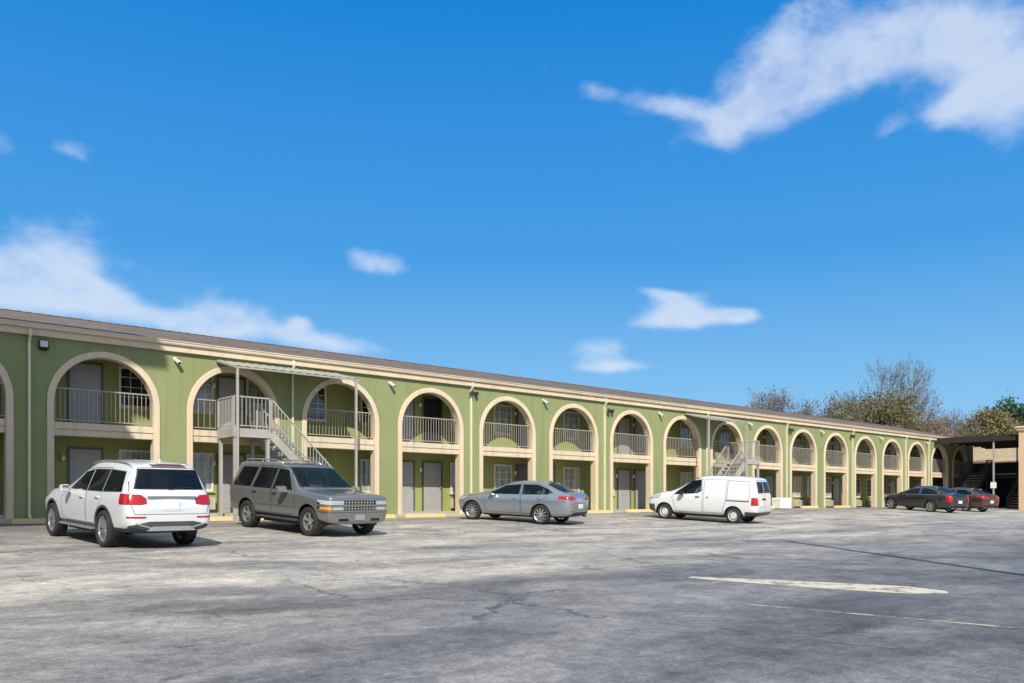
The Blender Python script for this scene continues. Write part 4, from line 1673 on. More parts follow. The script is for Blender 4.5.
t_reg = [
    dict(part='side_window', view='side', poly=[(2.20, 1.16), (1.76, 1.68), (1.32, 1.72), (1.28, 1.15)], pred=side, mat=M['glass_privacy'], band=.018, push=-.004),
    dict(part='side_window', view='side', poly=[(1.20, 1.15), (1.24, 1.72), (.42, 1.73), (.32, 1.30), (.28, 1.15)], pred=side, mat=M['glass_privacy'], band=.018, push=-.004),
    dict(part='side_window', view='side', poly=[(.18, 1.16), (.30, 1.72), (-.52, 1.72), (-.76, 1.20), (-.74, 1.16)], pred=side, mat=M['glass_privacy'], band=.018, push=-.004),
    dict(part='windshield', view='end', poly=[(-.86, 1.25), (.86, 1.25), (.70, 1.77), (-.70, 1.77)], pred=lambda c, n: n.x > .2 and c.x > 1.2, mat=M['glass_clear'], band=.03, push=-.004, split=False),
    dict(part='rear_window', view='end', poly=[(-.76, 1.22), (.76, 1.22), (.66, 1.74), (-.66, 1.74)], pred=rear, mat=M['glass_privacy'], band=.02, push=-.004, split=False),
    dict(part='turn_signal', view='end', poly=rect(.86, 1.0, .73, .815), pred=fr2, mat=M['amber'], push=.008, band=.006),
    dict(part='turn_signal', view='end', poly=rect(-1.0, -.86, .73, .815), pred=fr2, mat=M['amber'], push=.008, band=.006),
    dict(part='headlight', view='end', poly=rect(.52, 1.0, .86, .975), pred=fr2, mat=M['clear_lens'], push=.008, band=.006),
    dict(part='headlight', view='end', poly=rect(-1.0, -.52, .86, .975), pred=fr2, mat=M['clear_lens'], push=.008, band=.006),
    dict(part='fog_lens', view='end', poly=rect(.53, .85, .73, .815), pred=fr2, mat=M['clear_lens'], push=.008, band=.006),
    dict(part='fog_lens', view='end', poly=rect(-.85, -.53, .73, .815), pred=fr2, mat=M['clear_lens'], push=.008, band=.006),
    dict(part='grille', view='end', poly=rect(-.50, .50, .875, .975), pred=front, mat=M['black'], push=-.02, split=False),
    dict(part='grille', view='end', poly=rect(-.50, .50, .72, .82), pred=front, mat=M['black'], push=-.02, split=False),
    dict(part='air_intake', view='end', poly=rect(.36, .66, .44, .51), pred=front, mat=M['black'], push=-.02),
    dict(part='air_intake', view='end', poly=rect(-.66, -.36, .44, .51), pred=front, mat=M['black'], push=-.02),
    dict(part='front_bumper', view='end', poly=rect(-1.05, 1.05, .30, .675), pred=lambda c, n: c.x > 3.42, band=.012, split=False),
    dict(part='hood', view='top', poly=[(3.74, -.80), (3.74, .80), (2.30, .86), (2.30, -.86)], pred=lambda c, n: n.z > .4 and c.z > .95, band=.014, split=False),
    dict(part='taillight', view='end', poly=rect(.78, .98, .85, 1.2), pred=lambda c, n: c.x < -.9, mat=M['red_lens'], push=.008, band=.006),
    dict(part='taillight', view='end', poly=rect(-.98, -.78, .85, 1.2), pred=lambda c, n: c.x < -.9, mat=M['red_lens'], push=.008, band=.006),
    dict(part='door', view='side', poly=[(2.34, .52), (2.36, 1.10), (1.80, 1.74), (1.28, 1.77), (1.24, .50)], pred=side, band=.014, handle=(1.42, 1.04, .16, M['black'])),
    dict(part='door', view='side', poly=[(1.22, .50), (1.26, 1.77), (.36, 1.78), (.24, 1.12), (.26, .98), (.46, .78), (.50, .50)], pred=side, band=.014, handle=(.44, 1.04, .16, M['black'])),
    dict(part='skirt', view='side', poly=rect(-3, 4.2, .0, .47), pred=lambda c, n: c.z < .6 and c.x < 3.3, mi='trim'),
]


def t_extra(root, T):
    rails(root, T, -.8, 1.25, .62, .06)
    x = T['end_x'](0, .89, True)
    for z0, z1, a in ((.875, .975, 10), (.72, .82, 10)):
        mb = MB()
        for k in range(a):
            y = -.44 + .88 * k / (a - 1)
            xx = T['end_x'](y * .98, .89, True)
            mb.box(xx - .04, xx - .005, y - .009, y + .009, z0, z1)
        for k in range(a - 1):
            ya_, yb_ = -.44 + .88 * k / (a - 1), -.44 + .88 * (k + 1) / (a - 1)
            xx = (T['end_x'](ya_ * .98, .89, True) + T['end_x'](yb_ * .98, .89, True)) / 2
            mb.box(xx - .045, xx - .012, ya_ - .02, yb_ + .02, (z0 + z1) / 2 - .006, (z0 + z1) / 2 + .006)
        mb.build('grille_bars', M['silver_trim'], root)
    mb = MB()
    mb.hull8([(x - .02, -.09, .825), (x + .02, -.09, .825), (x + .02, .09, .825), (x - .02, .09, .825), (x - .02, -.08, .872), (x + .02, -.08, .872), (x + .02, .08, .872), (x - .02, .08, .872)])
    mb.build('badge', simple('gold_badge', (0.7, 0.5, 0.15), .3, metal=.9), root, bevel=.006)
    plate(root, T, 0, .54, True, .30, .14, M['silver_trim'])
    for sd in (1, -1):
        mb = MB()
        y = T['side_y'](1.2, .75, sd)
        mb.box(.60, 2.5, min(y - sd * .02, y + sd * .014), max(y - sd * .02, y + sd * .014), .72, .775)
        mb.build('side_moulding', T['paint'], root, bevel=.006)
        mb = MB()
        mb.box(.55, 2.45, min(sd * .84, sd * 1.0), max(sd * .84, sd * 1.0), .36, .41)
        mb.build('running_board', M['trim'], root, bevel=.01)
    wiper(root, T, .55, .05, 1.30, 1.33, True)
    wiper(root, T, -.15, -.62, 1.30, 1.33, True)
    mb = MB()
    zt = T['top_z'](2.6, -.85)
    mb.tube([(2.55, -.86, zt - .02), (2.50, -.86, zt + .75)], .006, 6)
    mb.build('antenna', M['black'], root)
    mb = MB()
    mb.box(-1.10, -.94, -.85, .85, .50, .72)
    mb.build('rear_bumper', M['silver_trim'], root, bevel=.03)


TAHOE = dict(crease_rows={3: .45, 4: .5}, crease_ends={1: .25, 10: .45, 12: .4}, stations=t_st, regions=t_reg, r=.385, xf=2.946, track=1.68, tw=.27, rim=5, rimmat=M['alloy'], rr=.235, arch=.455, flare=False,
             cabin=(.72, [1.45, .55, -.30], .76, 2.3, 1.14), mirror=(2.04, 1.12, .24), extras=t_extra, mirrormat=None, well=.11)

# ---- sedans ----
def sedan_stations(k=1.0, tail=0.0, h=0.0):
    return [
        S(3.58, .36, .40, .46, .42, .50, .52, .52, .60, .44, .72, .26, .75, .76, -.03),
        S(3.50, .27, .60, .68, .38, .74, .52, .74, .65, .64, .81, .36, .86, .87, -.02),
        S(3.32, .22, .73, .82, .34, .87, .53, .87, .69, .76, .88, .42, .935, .95),
        S(2.85, .20, .76, .87, .33, .915, .56, .91, .77, .80, .94, .45, 1.0, 1.012),
        S(2.45, .20, .77, .88, .32, .925, .58, .92, .83, .80, .965, .48, 1.02, 1.035, 0, 0, 0, .12),
        S(2.08, .20, .77, .88, .32, .925, .59, .92, .86, .745, 1.12 + h, .46, 1.17 + h, 1.19 + h, 0, 0, -.02, .12),
        S(1.50, .20, .77, .88, .32, .925, .60, .92, .88, .615, 1.39 + h, .38, 1.44 + h, 1.455 + h, 0, .10, -.12, .04),
        S(0.85, .20, .77, .88, .32, .925, .61, .92, .90, .585, 1.47 + h, .36, 1.505 + h, 1.515 + h),
        S(0.30, .20, .77, .88, .32, .925, .62, .92, .92, .58, 1.465 + h, .36, 1.50 + h, 1.51 + h, 0, 0, .05, 0),
        S(-.18, .21, .77, .88, .33, .925, .63, .918, .95, .585, 1.365 + h, .36, 1.425 + h, 1.445 + h, 0, 0, .08, .0),
        S(-.60 - tail * .3, .23, .76, .87, .36, .915, .65, .905, .98, .67, 1.14 + h * .5, .42, 1.24 + h * .5, 1.265 + h * .5, 0, 0, .10, 0),
        S(-.84 - tail * .5, .26, .74, .85, .40, .89, .67, .875, 1.0, .70, 1.10, .44, 1.14, 1.155, 0, 0, 0, .0),
        S(-1.02 - tail, .29, .70, .82, .44, .85, .67, .83, .97, .68, 1.11, .44, 1.145, 1.155, .02, 0, -.02, -.03),
        S(-1.10 - tail, .32, .62, .74, .46, .78, .62, .76, .87, .64, .95, .42, .975, .98, .01, 0, -.01, -.03),
        S(-1.13 - tail, .38, .54, .62, .46, .66, .58, .64, .70, .55, .77, .34, .79, .795, 0, 0, 0, -.02),
    ]


def sedan_regions(tl=0, h=0.0, style=0):
    t = tl
    reg = [
        dict(part='side_window', view='side', poly=[(2.18, .97), (1.55, 1.32 + h), (.90, 1.385 + h), (.84, .985)], pred=side, mat=M['glass_privacy' if style else 'glass_clear'], band=.018, bandmat='chrome' if not style else 'chrome', push=-.004),
        dict(part='side_window', view='side', poly=[(.79, .985), (.85, 1.385 + h), (.25, 1.385 + h), (-.18, 1.25 + h), (-.46, 1.10 + h * .5), (-.36, 1.06), (-.16, 1.02)], pred=side, mat=M['glass_privacy' if style else 'glass_clear'], band=.018, bandmat='chrome', push=-.004),
        dict(part='windshield', view='top', poly=[(2.47, -.66), (2.54, 0), (2.47, .66), (1.47, .54), (1.51, 0), (1.47, -.54)], pred=lambda c, n: n.z > .3 and c.z > .9, mat=M['glass_clear'], band=.025, push=-.004, split=False),
        dict(part='rear_window', view='top', poly=[(-.80 - t * .4, -.58), (-.83 - t * .4, 0), (-.80 - t * .4, .58), (.02, .49), (.05, 0), (.02, -.49)], pred=lambda c, n: n.z > .3 and c.z > .9, mat=M['glass_privacy'], band=.025, push=-.004, split=False),
        dict(part='headlight', view='side', poly=[(3.65, .62), (3.62, .72), (3.00, .89), (3.2, .75)], pred=lambda c, n: abs(c.y) > .42, mat=M['clear_lens'], push=.006, band=.008),
        dict(part='grille', view='end', poly=[(-.42, .42), (.42, .42), (.48, .64), (-.48, .64)], pred=lambda c, n: n.x > .4, mat=M['black'], split=False, band=.02, bandmat='chrome'),
    ]
    if style == 0:
        for s_ in (1, -1):
            reg.append(dict(part='taillight', view='end', poly=[(s_ * .34, .935), (s_ * .55, 1.0), (s_ * .95, 1.02), (s_ * .95, .92), (s_ * .60, .86), (s_ * .40, .88)], pred=lambda c, n: c.x < -.68 - t, mat=M['red_lens'], push=.012, band=.006))
    else:
        for s_ in (1, -1):
            reg.append(dict(part='taillight', view='end', poly=[(s_ * .64, .62), (s_ * .60, 1.03), (s_ * .93, 1.03), (s_ * .93, .66)], pred=lambda c, n: c.x < -.84 - t, mat=M['red_lens'], push=.012, band=.006))
    reg += [
        dict(part='boot_lid', view='top', poly=[(-1.22 - t, -.66), (-1.22 - t, .66), (-.84 - t * .4, .64), (-.84 - t * .4, -.64)], pred=lambda c, n: n.z > .25 and c.z > .85, band=.012, split=False),
        dict(part='rear_reflector', view='end', poly=rect(.46, .74, .475, .50), pred=rear, mat=M['red_lens'], push=.006),
        dict(part='rear_reflector', view='end', poly=rect(-.74, -.46, .475, .50), pred=rear, mat=M['red_lens'], push=.006),
        dict(part='hood', view='top', poly=[(3.34, -.62), (3.47, 0), (3.34, .62), (2.56, .74), (2.60, 0), (2.56, -.74)], pred=lambda c, n: n.z > .4 and c.z > .7, band=.012, split=False),
        dict(part='door', view='side', poly=[(2.22, .36), (2.30, .70), (2.26, .95), (1.57, 1.36 + h), (.89, 1.415 + h), (.81, .90), (.78, .34)], pred=side, band=.012, handle=(1.0, .86, .17, None)),
        dict(part='door', view='side', poly=[(.76, .34), (.79, .90), (.87, 1.415 + h), (.25, 1.41 + h), (-.12, 1.30 + h), (-.22, .95), (.28, .66), (.40, .34)], pred=side, band=.012, handle=(.06, .89, .17, None)),
        dict(part='skirt', view='end', poly=[(-.74, .20), (.74, .20), (.60, .45), (-.60, .45)], pred=rear, mi='black'),
        dict(part='sill', view='side', poly=rect(-3, 4.2, .0, .275), pred=lambda c, n: c.z < .4, mi='black'),
    ]
    return reg


def sedan_extra(root, T):
    plate(root, T, 0, .66, False)
    x = T['end_x'](0, .78, False)
    mb = MB()
    mb.box(x - .02, x + .02, -.32, .32, .775, .80)
    mb.build('boot_strip', M['chrome'], root, bevel=.006)
    for sd in (1, -1):
        mb = MB()
        xx = T['end_x'](sd * .5, .42, False)
        mb.tube([(xx + .15, sd * .52, .30), (xx - .01, sd * .52, .30)], .035, 12)
        mb.build('exhaust_pipe', M['chrome'], root)
    mb = MB()
    zz = T['top_z'](.14, 0)
    mb.hull8([(.04, -.02, zz - .03), (.22, -.02, zz - .01), (.22, .02, zz - .01), (.04, .02, zz - .03), (.03, -.006, zz + .05), (.08, -.006, zz + .05), (.08, .006, zz + .05), (.03, .006, zz + .05)])
    mb.build('antenna', T['paint'], root)


SEDAN = dict(crease_rows={3: .3}, stations=sedan_stations(), regions=sedan_regions(), r=.335, xf=2.805, track=1.60, tw=.225, rim=10, rimmat=M['alloy'], rr=.235, arch=.385,
             cabin=(.34, [1.15, .25], .66, 2.2, .93), mirror=(1.98, .96, .15), extras=sedan_extra, well=.10)
SEDAN_B = dict(SEDAN, stations=sedan_stations(1, .12, .03), regions=sedan_regions(.12, .03, 1), rim=9, r=.345, rr=.25)


# ---- small white panel van ----
v_st = [
    S(3.74, .34, .55, .64, .40, .68, .52, .68, .66, .58, .78, .34, .82, .83, -.03),
    S(3.64, .28, .66, .76, .36, .80, .54, .80, .72, .70, .90, .40, .95, .96, -.02),
    S(3.35, .26, .72, .82, .36, .86, .58, .86, .82, .76, 1.00, .44, 1.07, 1.08),
    S(2.85, .25, .72, .83, .36, .865, .62, .865, .92, .79, 1.10, .48, 1.17, 1.19, 0, 0, 0, .06),
    S(2.45, .25, .72, .83, .36, .865, .62, .865, .97, .78, 1.22, .50, 1.32, 1.35, 0, 0, -.02, .10),
    S(1.95, .25, .72, .83, .36, .865, .62, .865, .99, .74, 1.58, .46, 1.65, 1.68, 0, .06, -.08, .06),
    S(1.45, .25, .72, .83, .36, .865, .62, .865, 1.00, .72, 1.79, .45, 1.83, 1.84),
    S(0.75, .25, .72, .83, .36, .865, .62, .865, 1.00, .725, 1.82, .45, 1.855, 1.865),
    S(0.05, .25, .72, .83, .36, .865, .62, .865, 1.00, .725, 1.82, .45, 1.86, 1.87),
    S(-.50, .28, .72, .83, .38, .86, .62, .86, 1.00, .72, 1.80, .45, 1.84, 1.85),
    S(-.78, .31, .71, .82, .42, .85, .64, .845, 1.02, .70, 1.76, .44, 1.795, 1.805, 0, 0, .03, .02),
    S(-.89, .34, .68, .79, .45, .82, .66, .815, 1.02, .72, 1.30, .44, 1.31, 1.315),
    S(-.95, .36, .62, .73, .46, .75, .60, .74, .82, .68, .96, .42, .965, .965),
    S(-.97, .40, .54, .64, .46, .66, .54, .64, .66, .58, .74, .34, .74, .74),
]
v_reg = [
    dict(part='side_window', view='side', poly=[(2.52, 1.02), (2.40, 1.16), (1.78, 1.62), (1.38, 1.68), (1.34, 1.22), (1.50, 1.12)], pred=side, mat=M['glass_clear'], band=.02, push=-.004),
    dict(part='windshield', view='end', poly=[(-.76, 1.14), (.76, 1.14), (.68, 1.76), (-.68, 1.76)], pred=lambda c, n: n.x > .2 and c.x > 1.2, mat=M['glass_clear'], band=.03, push=-.004, split=False),
    dict(part='rear_window', view='end', poly=[(-.66, 1.22), (-.03, 1.22), (-.03, 1.66), (-.60, 1.66)], pred=rear, mat=M['glass_privacy'], band=.018, push=-.004, split=False),
    dict(part='rear_window', view='end', poly=[(.03, 1.22), (.66, 1.22), (.60, 1.66), (.03, 1.66)], pred=rear, mat=M['glass_privacy'], band=.018, push=-.004, split=False),
    dict(part='taillight', view='end', poly=rect(.74, .92, .74, 1.04), pred=lambda c, n: c.x < -.70, mat=M['red_lens'], push=.012, band=.006),
    dict(part='taillight', view='end', poly=rect(-.92, -.74, .74, 1.04), pred=lambda c, n: c.x < -.70, mat=M['red_lens'], push=.012, band=.006),
    dict(part='headlight', view='side', poly=[(3.78, .74), (3.74, .86), (3.10, 1.02), (3.2, .86)], pred=lambda c, n: abs(c.y) > .40, mat=M['clear_lens'], push=.008, band=.01),
    dict(part='grille', view='end', poly=rect(-.45, .45, .56, .72), pred=lambda c, n: n.x > .4, mat=M['black'], split=False, band=.02, bandmat='chrome'),
    dict(part='rear_door', view='end', poly=[(-.72, .50), (-.02, .50), (-.02, 1.72), (-.66, 1.72), (-.72, 1.2)], pred=rear, band=.012, split=False),
    dict(part='rear_door', view='end', poly=[(.0, .50), (.72, .50), (.72, 1.2), (.66, 1.72), (.0, 1.72)], pred=rear, band=.012, split=False),
    dict(part='bumper', view='end', poly=rect(-1, 1, .2, .485), pred=lambda c, n: c.x < -.44, mi='trim'),
    dict(part='bumper', view='end', poly=rect(-1, 1, .2, .60), pred=lambda c, n: c.x > 3.35, mi='trim'),
    dict(part='door', view='side', poly=[(2.42, .40), (2.62, .95), (2.44, 1.18), (1.80, 1.66), (1.32, 1.72), (1.28, .36), (2.3, .36)], pred=side, band=.014, handle=(1.50, .98, .17, M['black'])),
    dict(part='sliding_door', view='side', poly=[(1.24, .38), (1.26, 1.68), (.32, 1.70), (.32, .88), (.40, .60), (.44, .38)], pred=side, band=.014, handle=(1.08, .98, .06, M['black'])),
    dict(part='rail_slot', view='side', poly=rect(-.62, .31, .865, .905), pred=side, mi='black'),
    dict(part='side_panel', view='side', poly=[(.28, .92), (.28, 1.68), (-.58, 1.66), (-.62, .92)], pred=side, band=.008, push=-.012),
]


def v_extra(root, T):
    x = T['end_x'](.0, .95, False)
    mb = MB()
    mb.box(x - .03, x + .01, -.02, .30, .96, 1.02)
    mb.build('rear_handle', M['black'], root, bevel=.008)
    plate(root, T, .36, .80, False, .30, .15)
    wiper(root, T, .30, .10, 1.25, 1.52)
    for y in (.73, -.73):
        for z in (.70, 1.10):
            mb = MB()
            xx = T['end_x'](y, z, False)
            mb.tube([(xx - .008, y, z - .03), (xx - .008, y, z + .03)], .014, 8)
            mb.build('hinge', T['paint'], root)
    wiper(root, T, .45, .0, 1.20, 1.24, True)
    mb = MB()
    zz = T['top_z'](1.35, 0)
    mb.tube([(1.35, .0, zz - .02), (1.20, .0, zz + .22)], .006, 6)
    mb.build('antenna', M['black'], root)


VAN = dict(crease_rows={3: .2, 4: .3}, crease_ends={10: .4, 12: .3}, stations=v_st, regions=v_reg, r=.315, xf=2.925, track=1.49, tw=.19, rim='steel', rimmat=M['steel_rim'], rr=.195, arch=.375, flare=False,
           cabin=(.50, [1.35], .62, 2.55, 1.08), mirror=(2.15, 1.06, .18), extras=v_extra, mirrormat=M['black'], well=.08)


def place_car(root, rear_xy, fwd, wb, track):
    """put the rear axle middle at rear_xy, heading fwd, resting on the sloping lot"""
    f = Vector((fwd[0], fwd[1])).normalized()
    l = Vector((-f.y, f.x))
    rp = Vector(rear_xy)
    fp = rp + f * wb

    def gz(p):
        return ground_z(p.x, p.y)
    zr = (gz(rp + l * track / 2) + gz(rp - l * track / 2)) / 2
    zf = (gz(fp + l * track / 2) + gz(fp - l * track / 2)) / 2
    roll = ((gz(rp + l * track / 2) - gz(rp - l * track / 2)) + (gz(fp + l * track / 2) - gz(fp - l * track / 2))) / 2 / track
    X = Vector((f.x, f.y, (zf - zr) / wb)).normalized()
    Y = Vector((l.x, l.y, roll)).normalized()
    Z = X.cross(Y).normalized()
    Y = Z.cross(X)
    m = Matrix((X, Y, Z)).transposed().to_4x4()
    m.translation = Vector((rp.x, rp.y, zr))
    root.matrix_world = m


M['paint_white'] = car_paint('white_car_paint', (0.64, 0.65, 0.66), 0.0, 0.35)
M['paint_van'] = car_paint('white_van_paint', (0.66, 0.66, 0.665), 0.0, 0.4)
M['paint_grey'] = car_paint('pewter_car_paint', (0.225, 0.222, 0.215), 0.55, 0.32, 1.0, 0.10)
M['paint_silver'] = car_paint('silver_car_paint', (0.33, 0.37, 0.41), 0.65, 0.28)
M['paint_dark'] = car_paint('dark_blue_car_paint', (0.010, 0.014, 0.022), 0.2, 0.25)
M['paint_maroon'] = car_paint('dark_red_car_paint', (0.075, 0.022, 0.024), 0.4, 0.3)


def cam_pt(px, z):
    q = at_depth(px, z)
    return (q.x, q.y)


def shifted(p, f, dist):
    """point dist to the right of heading f (negative: left)"""
    f = Vector(f).normalized()
    return (p[0] + f.y * dist, p[1] - f.x * dist)


# heading in place axes from camera-space (right, away)
def hd(a, b):
    return (SN * a + CS * b, -CS * a + SN * b)


h = hd(-math.sin(R(46)), math.cos(R(46)))
c = build_car('sport_utility_vehicle', 'white sport utility vehicle at the far left, red tail lamps towards the viewer', 'car', SUV, M['paint_white'])
place_car(c, shifted(cam_pt(109, 17.3), h, .78), h, 3.075, 1.66)
suv_root = c
h = hd(.747, -.66)
c = build_car('sport_utility_vehicle', 'boxy pewter grey sport utility vehicle facing the viewer in front of the grey staircase', 'car', TAHOE, M['paint_grey'])
place_car(c, shifted(cam_pt(250, 23.8), h, -.84), h, 2.946, 1.68)
h = hd(-.87, .49)
c = build_car('sedan', 'silver blue sedan parked nose in between the grey vehicle and the white van', 'car', SEDAN, M['paint_silver'])
place_car(c, shifted(cam_pt(541, 29.3), h, .80), h, 2.805, 1.6)
h = hd(-.81, .585)
c = build_car('panel_van', 'white windowless panel van parked in front of the second staircase', 'van', VAN, M['paint_van'])
place_car(c, shifted(cam_pt(733.5, 32.8), h, .74), h, 2.925, 1.49)
h = hd(-.42, .91)
c = build_car('sedan', 'black sedan with tall red tail lamps near the right end of the motel', 'car', SEDAN_B, M['paint_dark'])
place_car(c, shifted(cam_pt(931, 49.4), h, .80), h, 2.805, 1.6)
c2 = build_car('sedan', 'dark red sedan mostly hidden behind the black sedan at the right', 'car', dict(SEDAN, rim=7), M['paint_maroon'])
h = hd(-.45, .89)
place_car(c2, shifted(cam_pt(966, 53), h, .80), h, 2.805, 1.6)

# ------------------------------------------------------------------ trees
def leaf_mat(name, c1, c2, transl=0.3):
    m, nt, b = new_mat(name)
    L = nt.links
    geo = N(nt, 'ShaderNodeNewGeometry')
    n = N(nt, 'ShaderNodeTexNoise', Scale=0.7, Detail=5.0)
    L.new(geo.outputs['Position'], n.inputs['Vector'])
    rp = N(nt, 'ShaderNodeValToRGB')
    rp.color_ramp.elements[0].position = 0.35
    rp.color_ramp.elements[1].position = 0.65
    rp.color_ramp.elements[0].color = rgba(c1)
    rp.color_ramp.elements[1].color = rgba(c2)
    L.new(n.outputs['Fac'], rp.inputs['Fac'])
    L.new(rp.outputs['Color'], b.inputs['Base Color'])
    b.inputs['Roughness'].default_value = 0.8
    b.inputs['Specular IOR Level'].default_value = 0.2
    tl = N(nt, 'ShaderNodeBsdfTranslucent')
    L.new(rp.outputs['Color'], tl.inputs['Color'])
    mx = N(nt, 'ShaderNodeMixShader')
    mx.inputs['Fac'].default_value = transl
    L.new(b.outputs[0], mx.inputs[1])
    L.new(tl.outputs[0], mx.inputs[2])
    L.new(mx.outputs[0], nt.nodes['Material Output'].inputs['Surface'])
    return m


M['bark'] = simple('grey_bark', (0.22, 0.19, 0.165), 0.9, var=0.35, scale=4)
M['twig'] = simple('brown_twigs', (0.18, 0.15, 0.13), 0.9, var=0.3, scale=1)
M['leaf_olive'] = leaf_mat('olive_leaves', (0.16, 0.155, 0.065), (0.26, 0.235, 0.105))
M['leaf_rust'] = leaf_mat('rust_leaves', (0.25, 0.14, 0.07), (0.33, 0.22, 0.12))
M['leaf_grey'] = leaf_mat('grey_brown_leaves', (0.20, 0.17, 0.135), (0.29, 0.25, 0.19))
M['leaf_green'] = leaf_mat('green_leaves', (0.03, 0.07, 0.03), (0.075, 0.13, 0.05))
M['leaf_yellow'] = leaf_mat('yellow_olive_leaves', (0.19, 0.175, 0.075), (0.29, 0.26, 0.125))


def make_tree(name, label, x, y, height, spread, leafmat, nleaf, leaf=0.16, width=None, trunk_h=0.3, lean=(0, 0), seed=1, depth=6, twig_min=0.012, clump=0.8, bushy=False, group='trees behind the motel roof'):
    rg = random.Random(seed)
    z0 = ground_z(x, y) if y < 150 else -0.2
    root = thing(name, label, 'tree', (x, y, -0.3), 0, group)
    mb, tw = MB(), MB()
    tips = []
    base_r = height * 0.017 + 0.05

    def grow(p, d, ln, r, lev):
        pts, rad = [p], [r]
        q, dd = p.copy(), d.copy()
        seg = 4
        r1 = r * 0.62
        for k in range(seg):
            dd = (dd + Vector((rg.gauss(0, .16), rg.gauss(0, .16), rg.gauss(0, .12) + (0.05 if lev > 0 else 0)))).normalized()
            q = q + dd * (ln / seg)
            pts.append(q.copy())
            rad.append(r + (r1 - r) * (k + 1) / seg)
        tgt = mb if lev < 2 else tw
        tgt.tube(pts, [max(twig_min, t) for t in rad], 7 if lev < 2 else (4 if lev < 4 else 3), cap=False)
        if lev >= depth or ln < 0.25:
            tips.append(q.copy())
            return
        if lev >= depth - 2:
            tips.append(pts[2].copy())
        nb = 2 if lev == 0 else rg.choice((2, 3, 3))
        if lev == 0:
            nb = 4
        a0 = rg.uniform(0, 6.28)
        for b in range(nb):
            a = a0 + 6.283 * b / nb + rg.uniform(-.5, .5)
            u = Vector((0, 0, 1)) if abs(dd.z) < .9 else Vector((1, 0, 0))
            s = dd.cross(u).normalized()
            t = dd.cross(s).normalized()
            side_ = s * math.cos(a) + t * math.sin(a)
            ang = rg.uniform(.35, .85) * (spread if lev < 3 else 1.0)
            nd = (dd * math.cos(ang) + side_ * math.sin(ang))
            k = rg.choice((3, 4)) if b else 4
            grow(pts[k].copy(), nd.normalized(), ln * rg.uniform(.62, .85), rad[k] * rg.uniform(.62, .8), lev + 1)
    d0 = Vector((lean[0], lean[1], 1)).normalized()
    tl = height * trunk_h
    grow(Vector((0, 0, 0)), d0, tl, base_r, 0)
    zmax = max(t.z for t in tips)
    k = height / zmax
    for b_ in (mb, tw):
        b_.v = [(v[0] * k, v[1] * k, v[2] * k) for v in b_.v]
    tips = [t * k for t in tips]
    # spread the crown to the wanted width and centre it over the spot
    rt = Vector((SN, -CS, 0))
    pr = sorted(t.dot(rt) for t in tips)
    ext = pr[int(len(pr) * .96)] - pr[int(len(pr) * .04)]
    kx = (width / ext) if width else 1.0
    mx_, my_ = sum(t.x for t in tips) / len(tips) * kx, sum(t.y for t in tips) / len(tips) * kx
    for b_ in (mb, tw):
        b_.v = [(v[0] * kx, v[1] * kx, v[2]) for v in b_.v]
    tips = [Vector((t.x * kx, t.y * kx, t.z)) for t in tips]
    root.location = (x - mx_, y - my_, -0.3)
    tr = mb.build('trunk', M['bark'], root, smooth=True, normals=False)
    tw.build('twigs', M['twig'], root, smooth=True, normals=False)
    if nleaf:
        lf = MB()
        for _ in range(nleaf):
            t = rg.choice(tips)
            if bushy:
                t = t.lerp(Vector((0, 0, height * .5)), rg.random() ** 2 * .8)
            c = t + Vector((rg.gauss(0, clump), rg.gauss(0, clump), rg.gauss(0, clump * .8)))
            a, b = Vector((rg.gauss(0, 1), rg.gauss(0, 1), rg.gauss(0, 1))).normalized(), Vector((rg.gauss(0, 1), rg.gauss(0, 1), rg.gauss(0, 1)))
            b = (b - a * b.dot(a)).normalized()
            s = leaf * rg.uniform(.6, 1.5)
            lf.face([c - a * s, c + b * s * .5, c + a * s, c - b * s * .5])
        lf.build('crown', leafmat, root, normals=False)
    return root


def tree_at(px, ztop, wpx, dist, **kw):
    kw['width'] = wpx / F * dist
    q = at_depth(px, dist)
    d = ray(px, ztop)
    h_ = CAM.z + d.z * dist
    return dict(x=q.x, y=q.y, height=h_ + 0.3, **kw)


make_tree('bare_tree', 'tall bare tree with leaning grey limbs rising highest above the motel roof', **tree_at(905, 349, 66, 84, spread=.78, leafmat=M['leaf_grey'], nleaf=700, leaf=.09, trunk_h=.38, lean=(.12, -.1), seed=23, depth=7, twig_min=.02, clump=.2))
make_tree('olive_tree', 'bushy olive brown tree directly below the tallest bare tree', **tree_at(878, 386, 80, 80, spread=1.1, leafmat=M['leaf_olive'], nleaf=11000, leaf=.11, trunk_h=.25, seed=5, depth=7, twig_min=.02, clump=.35))
make_tree('olive_tree', 'bushy grey olive tree left of the tallest bare tree', **tree_at(838, 391, 48, 86, spread=1.05, leafmat=M['leaf_grey'], nleaf=7000, leaf=.11, trunk_h=.25, seed=9, depth=7, twig_min=.02, clump=.35))
make_tree('bare_tree', 'thin bare tree with brown rounded crown above the middle of the roof', **tree_at(772, 388, 52, 92, spread=1.0, leafmat=M['leaf_grey'], nleaf=4500, leaf=.10, trunk_h=.34, seed=21, depth=7, twig_min=.018, clump=.25))
make_tree('bare_tree', 'small bare tree between the brown rounded crown and the olive trees', **tree_at(814, 395, 40, 95, spread=1.0, leafmat=M['leaf_grey'], nleaf=3500, leaf=.10, trunk_h=.34, seed=33, depth=7, twig_min=.018, clump=.25))
make_tree('bare_tree', 'lowest bare tree, its thin top barely clearing the roof at the left of the trees', **tree_at(744, 401, 22, 96, spread=1.0, leafmat=M['leaf_grey'], nleaf=700, leaf=.10, trunk_h=.34, seed=35, depth=7, twig_min=.018, clump=.25))
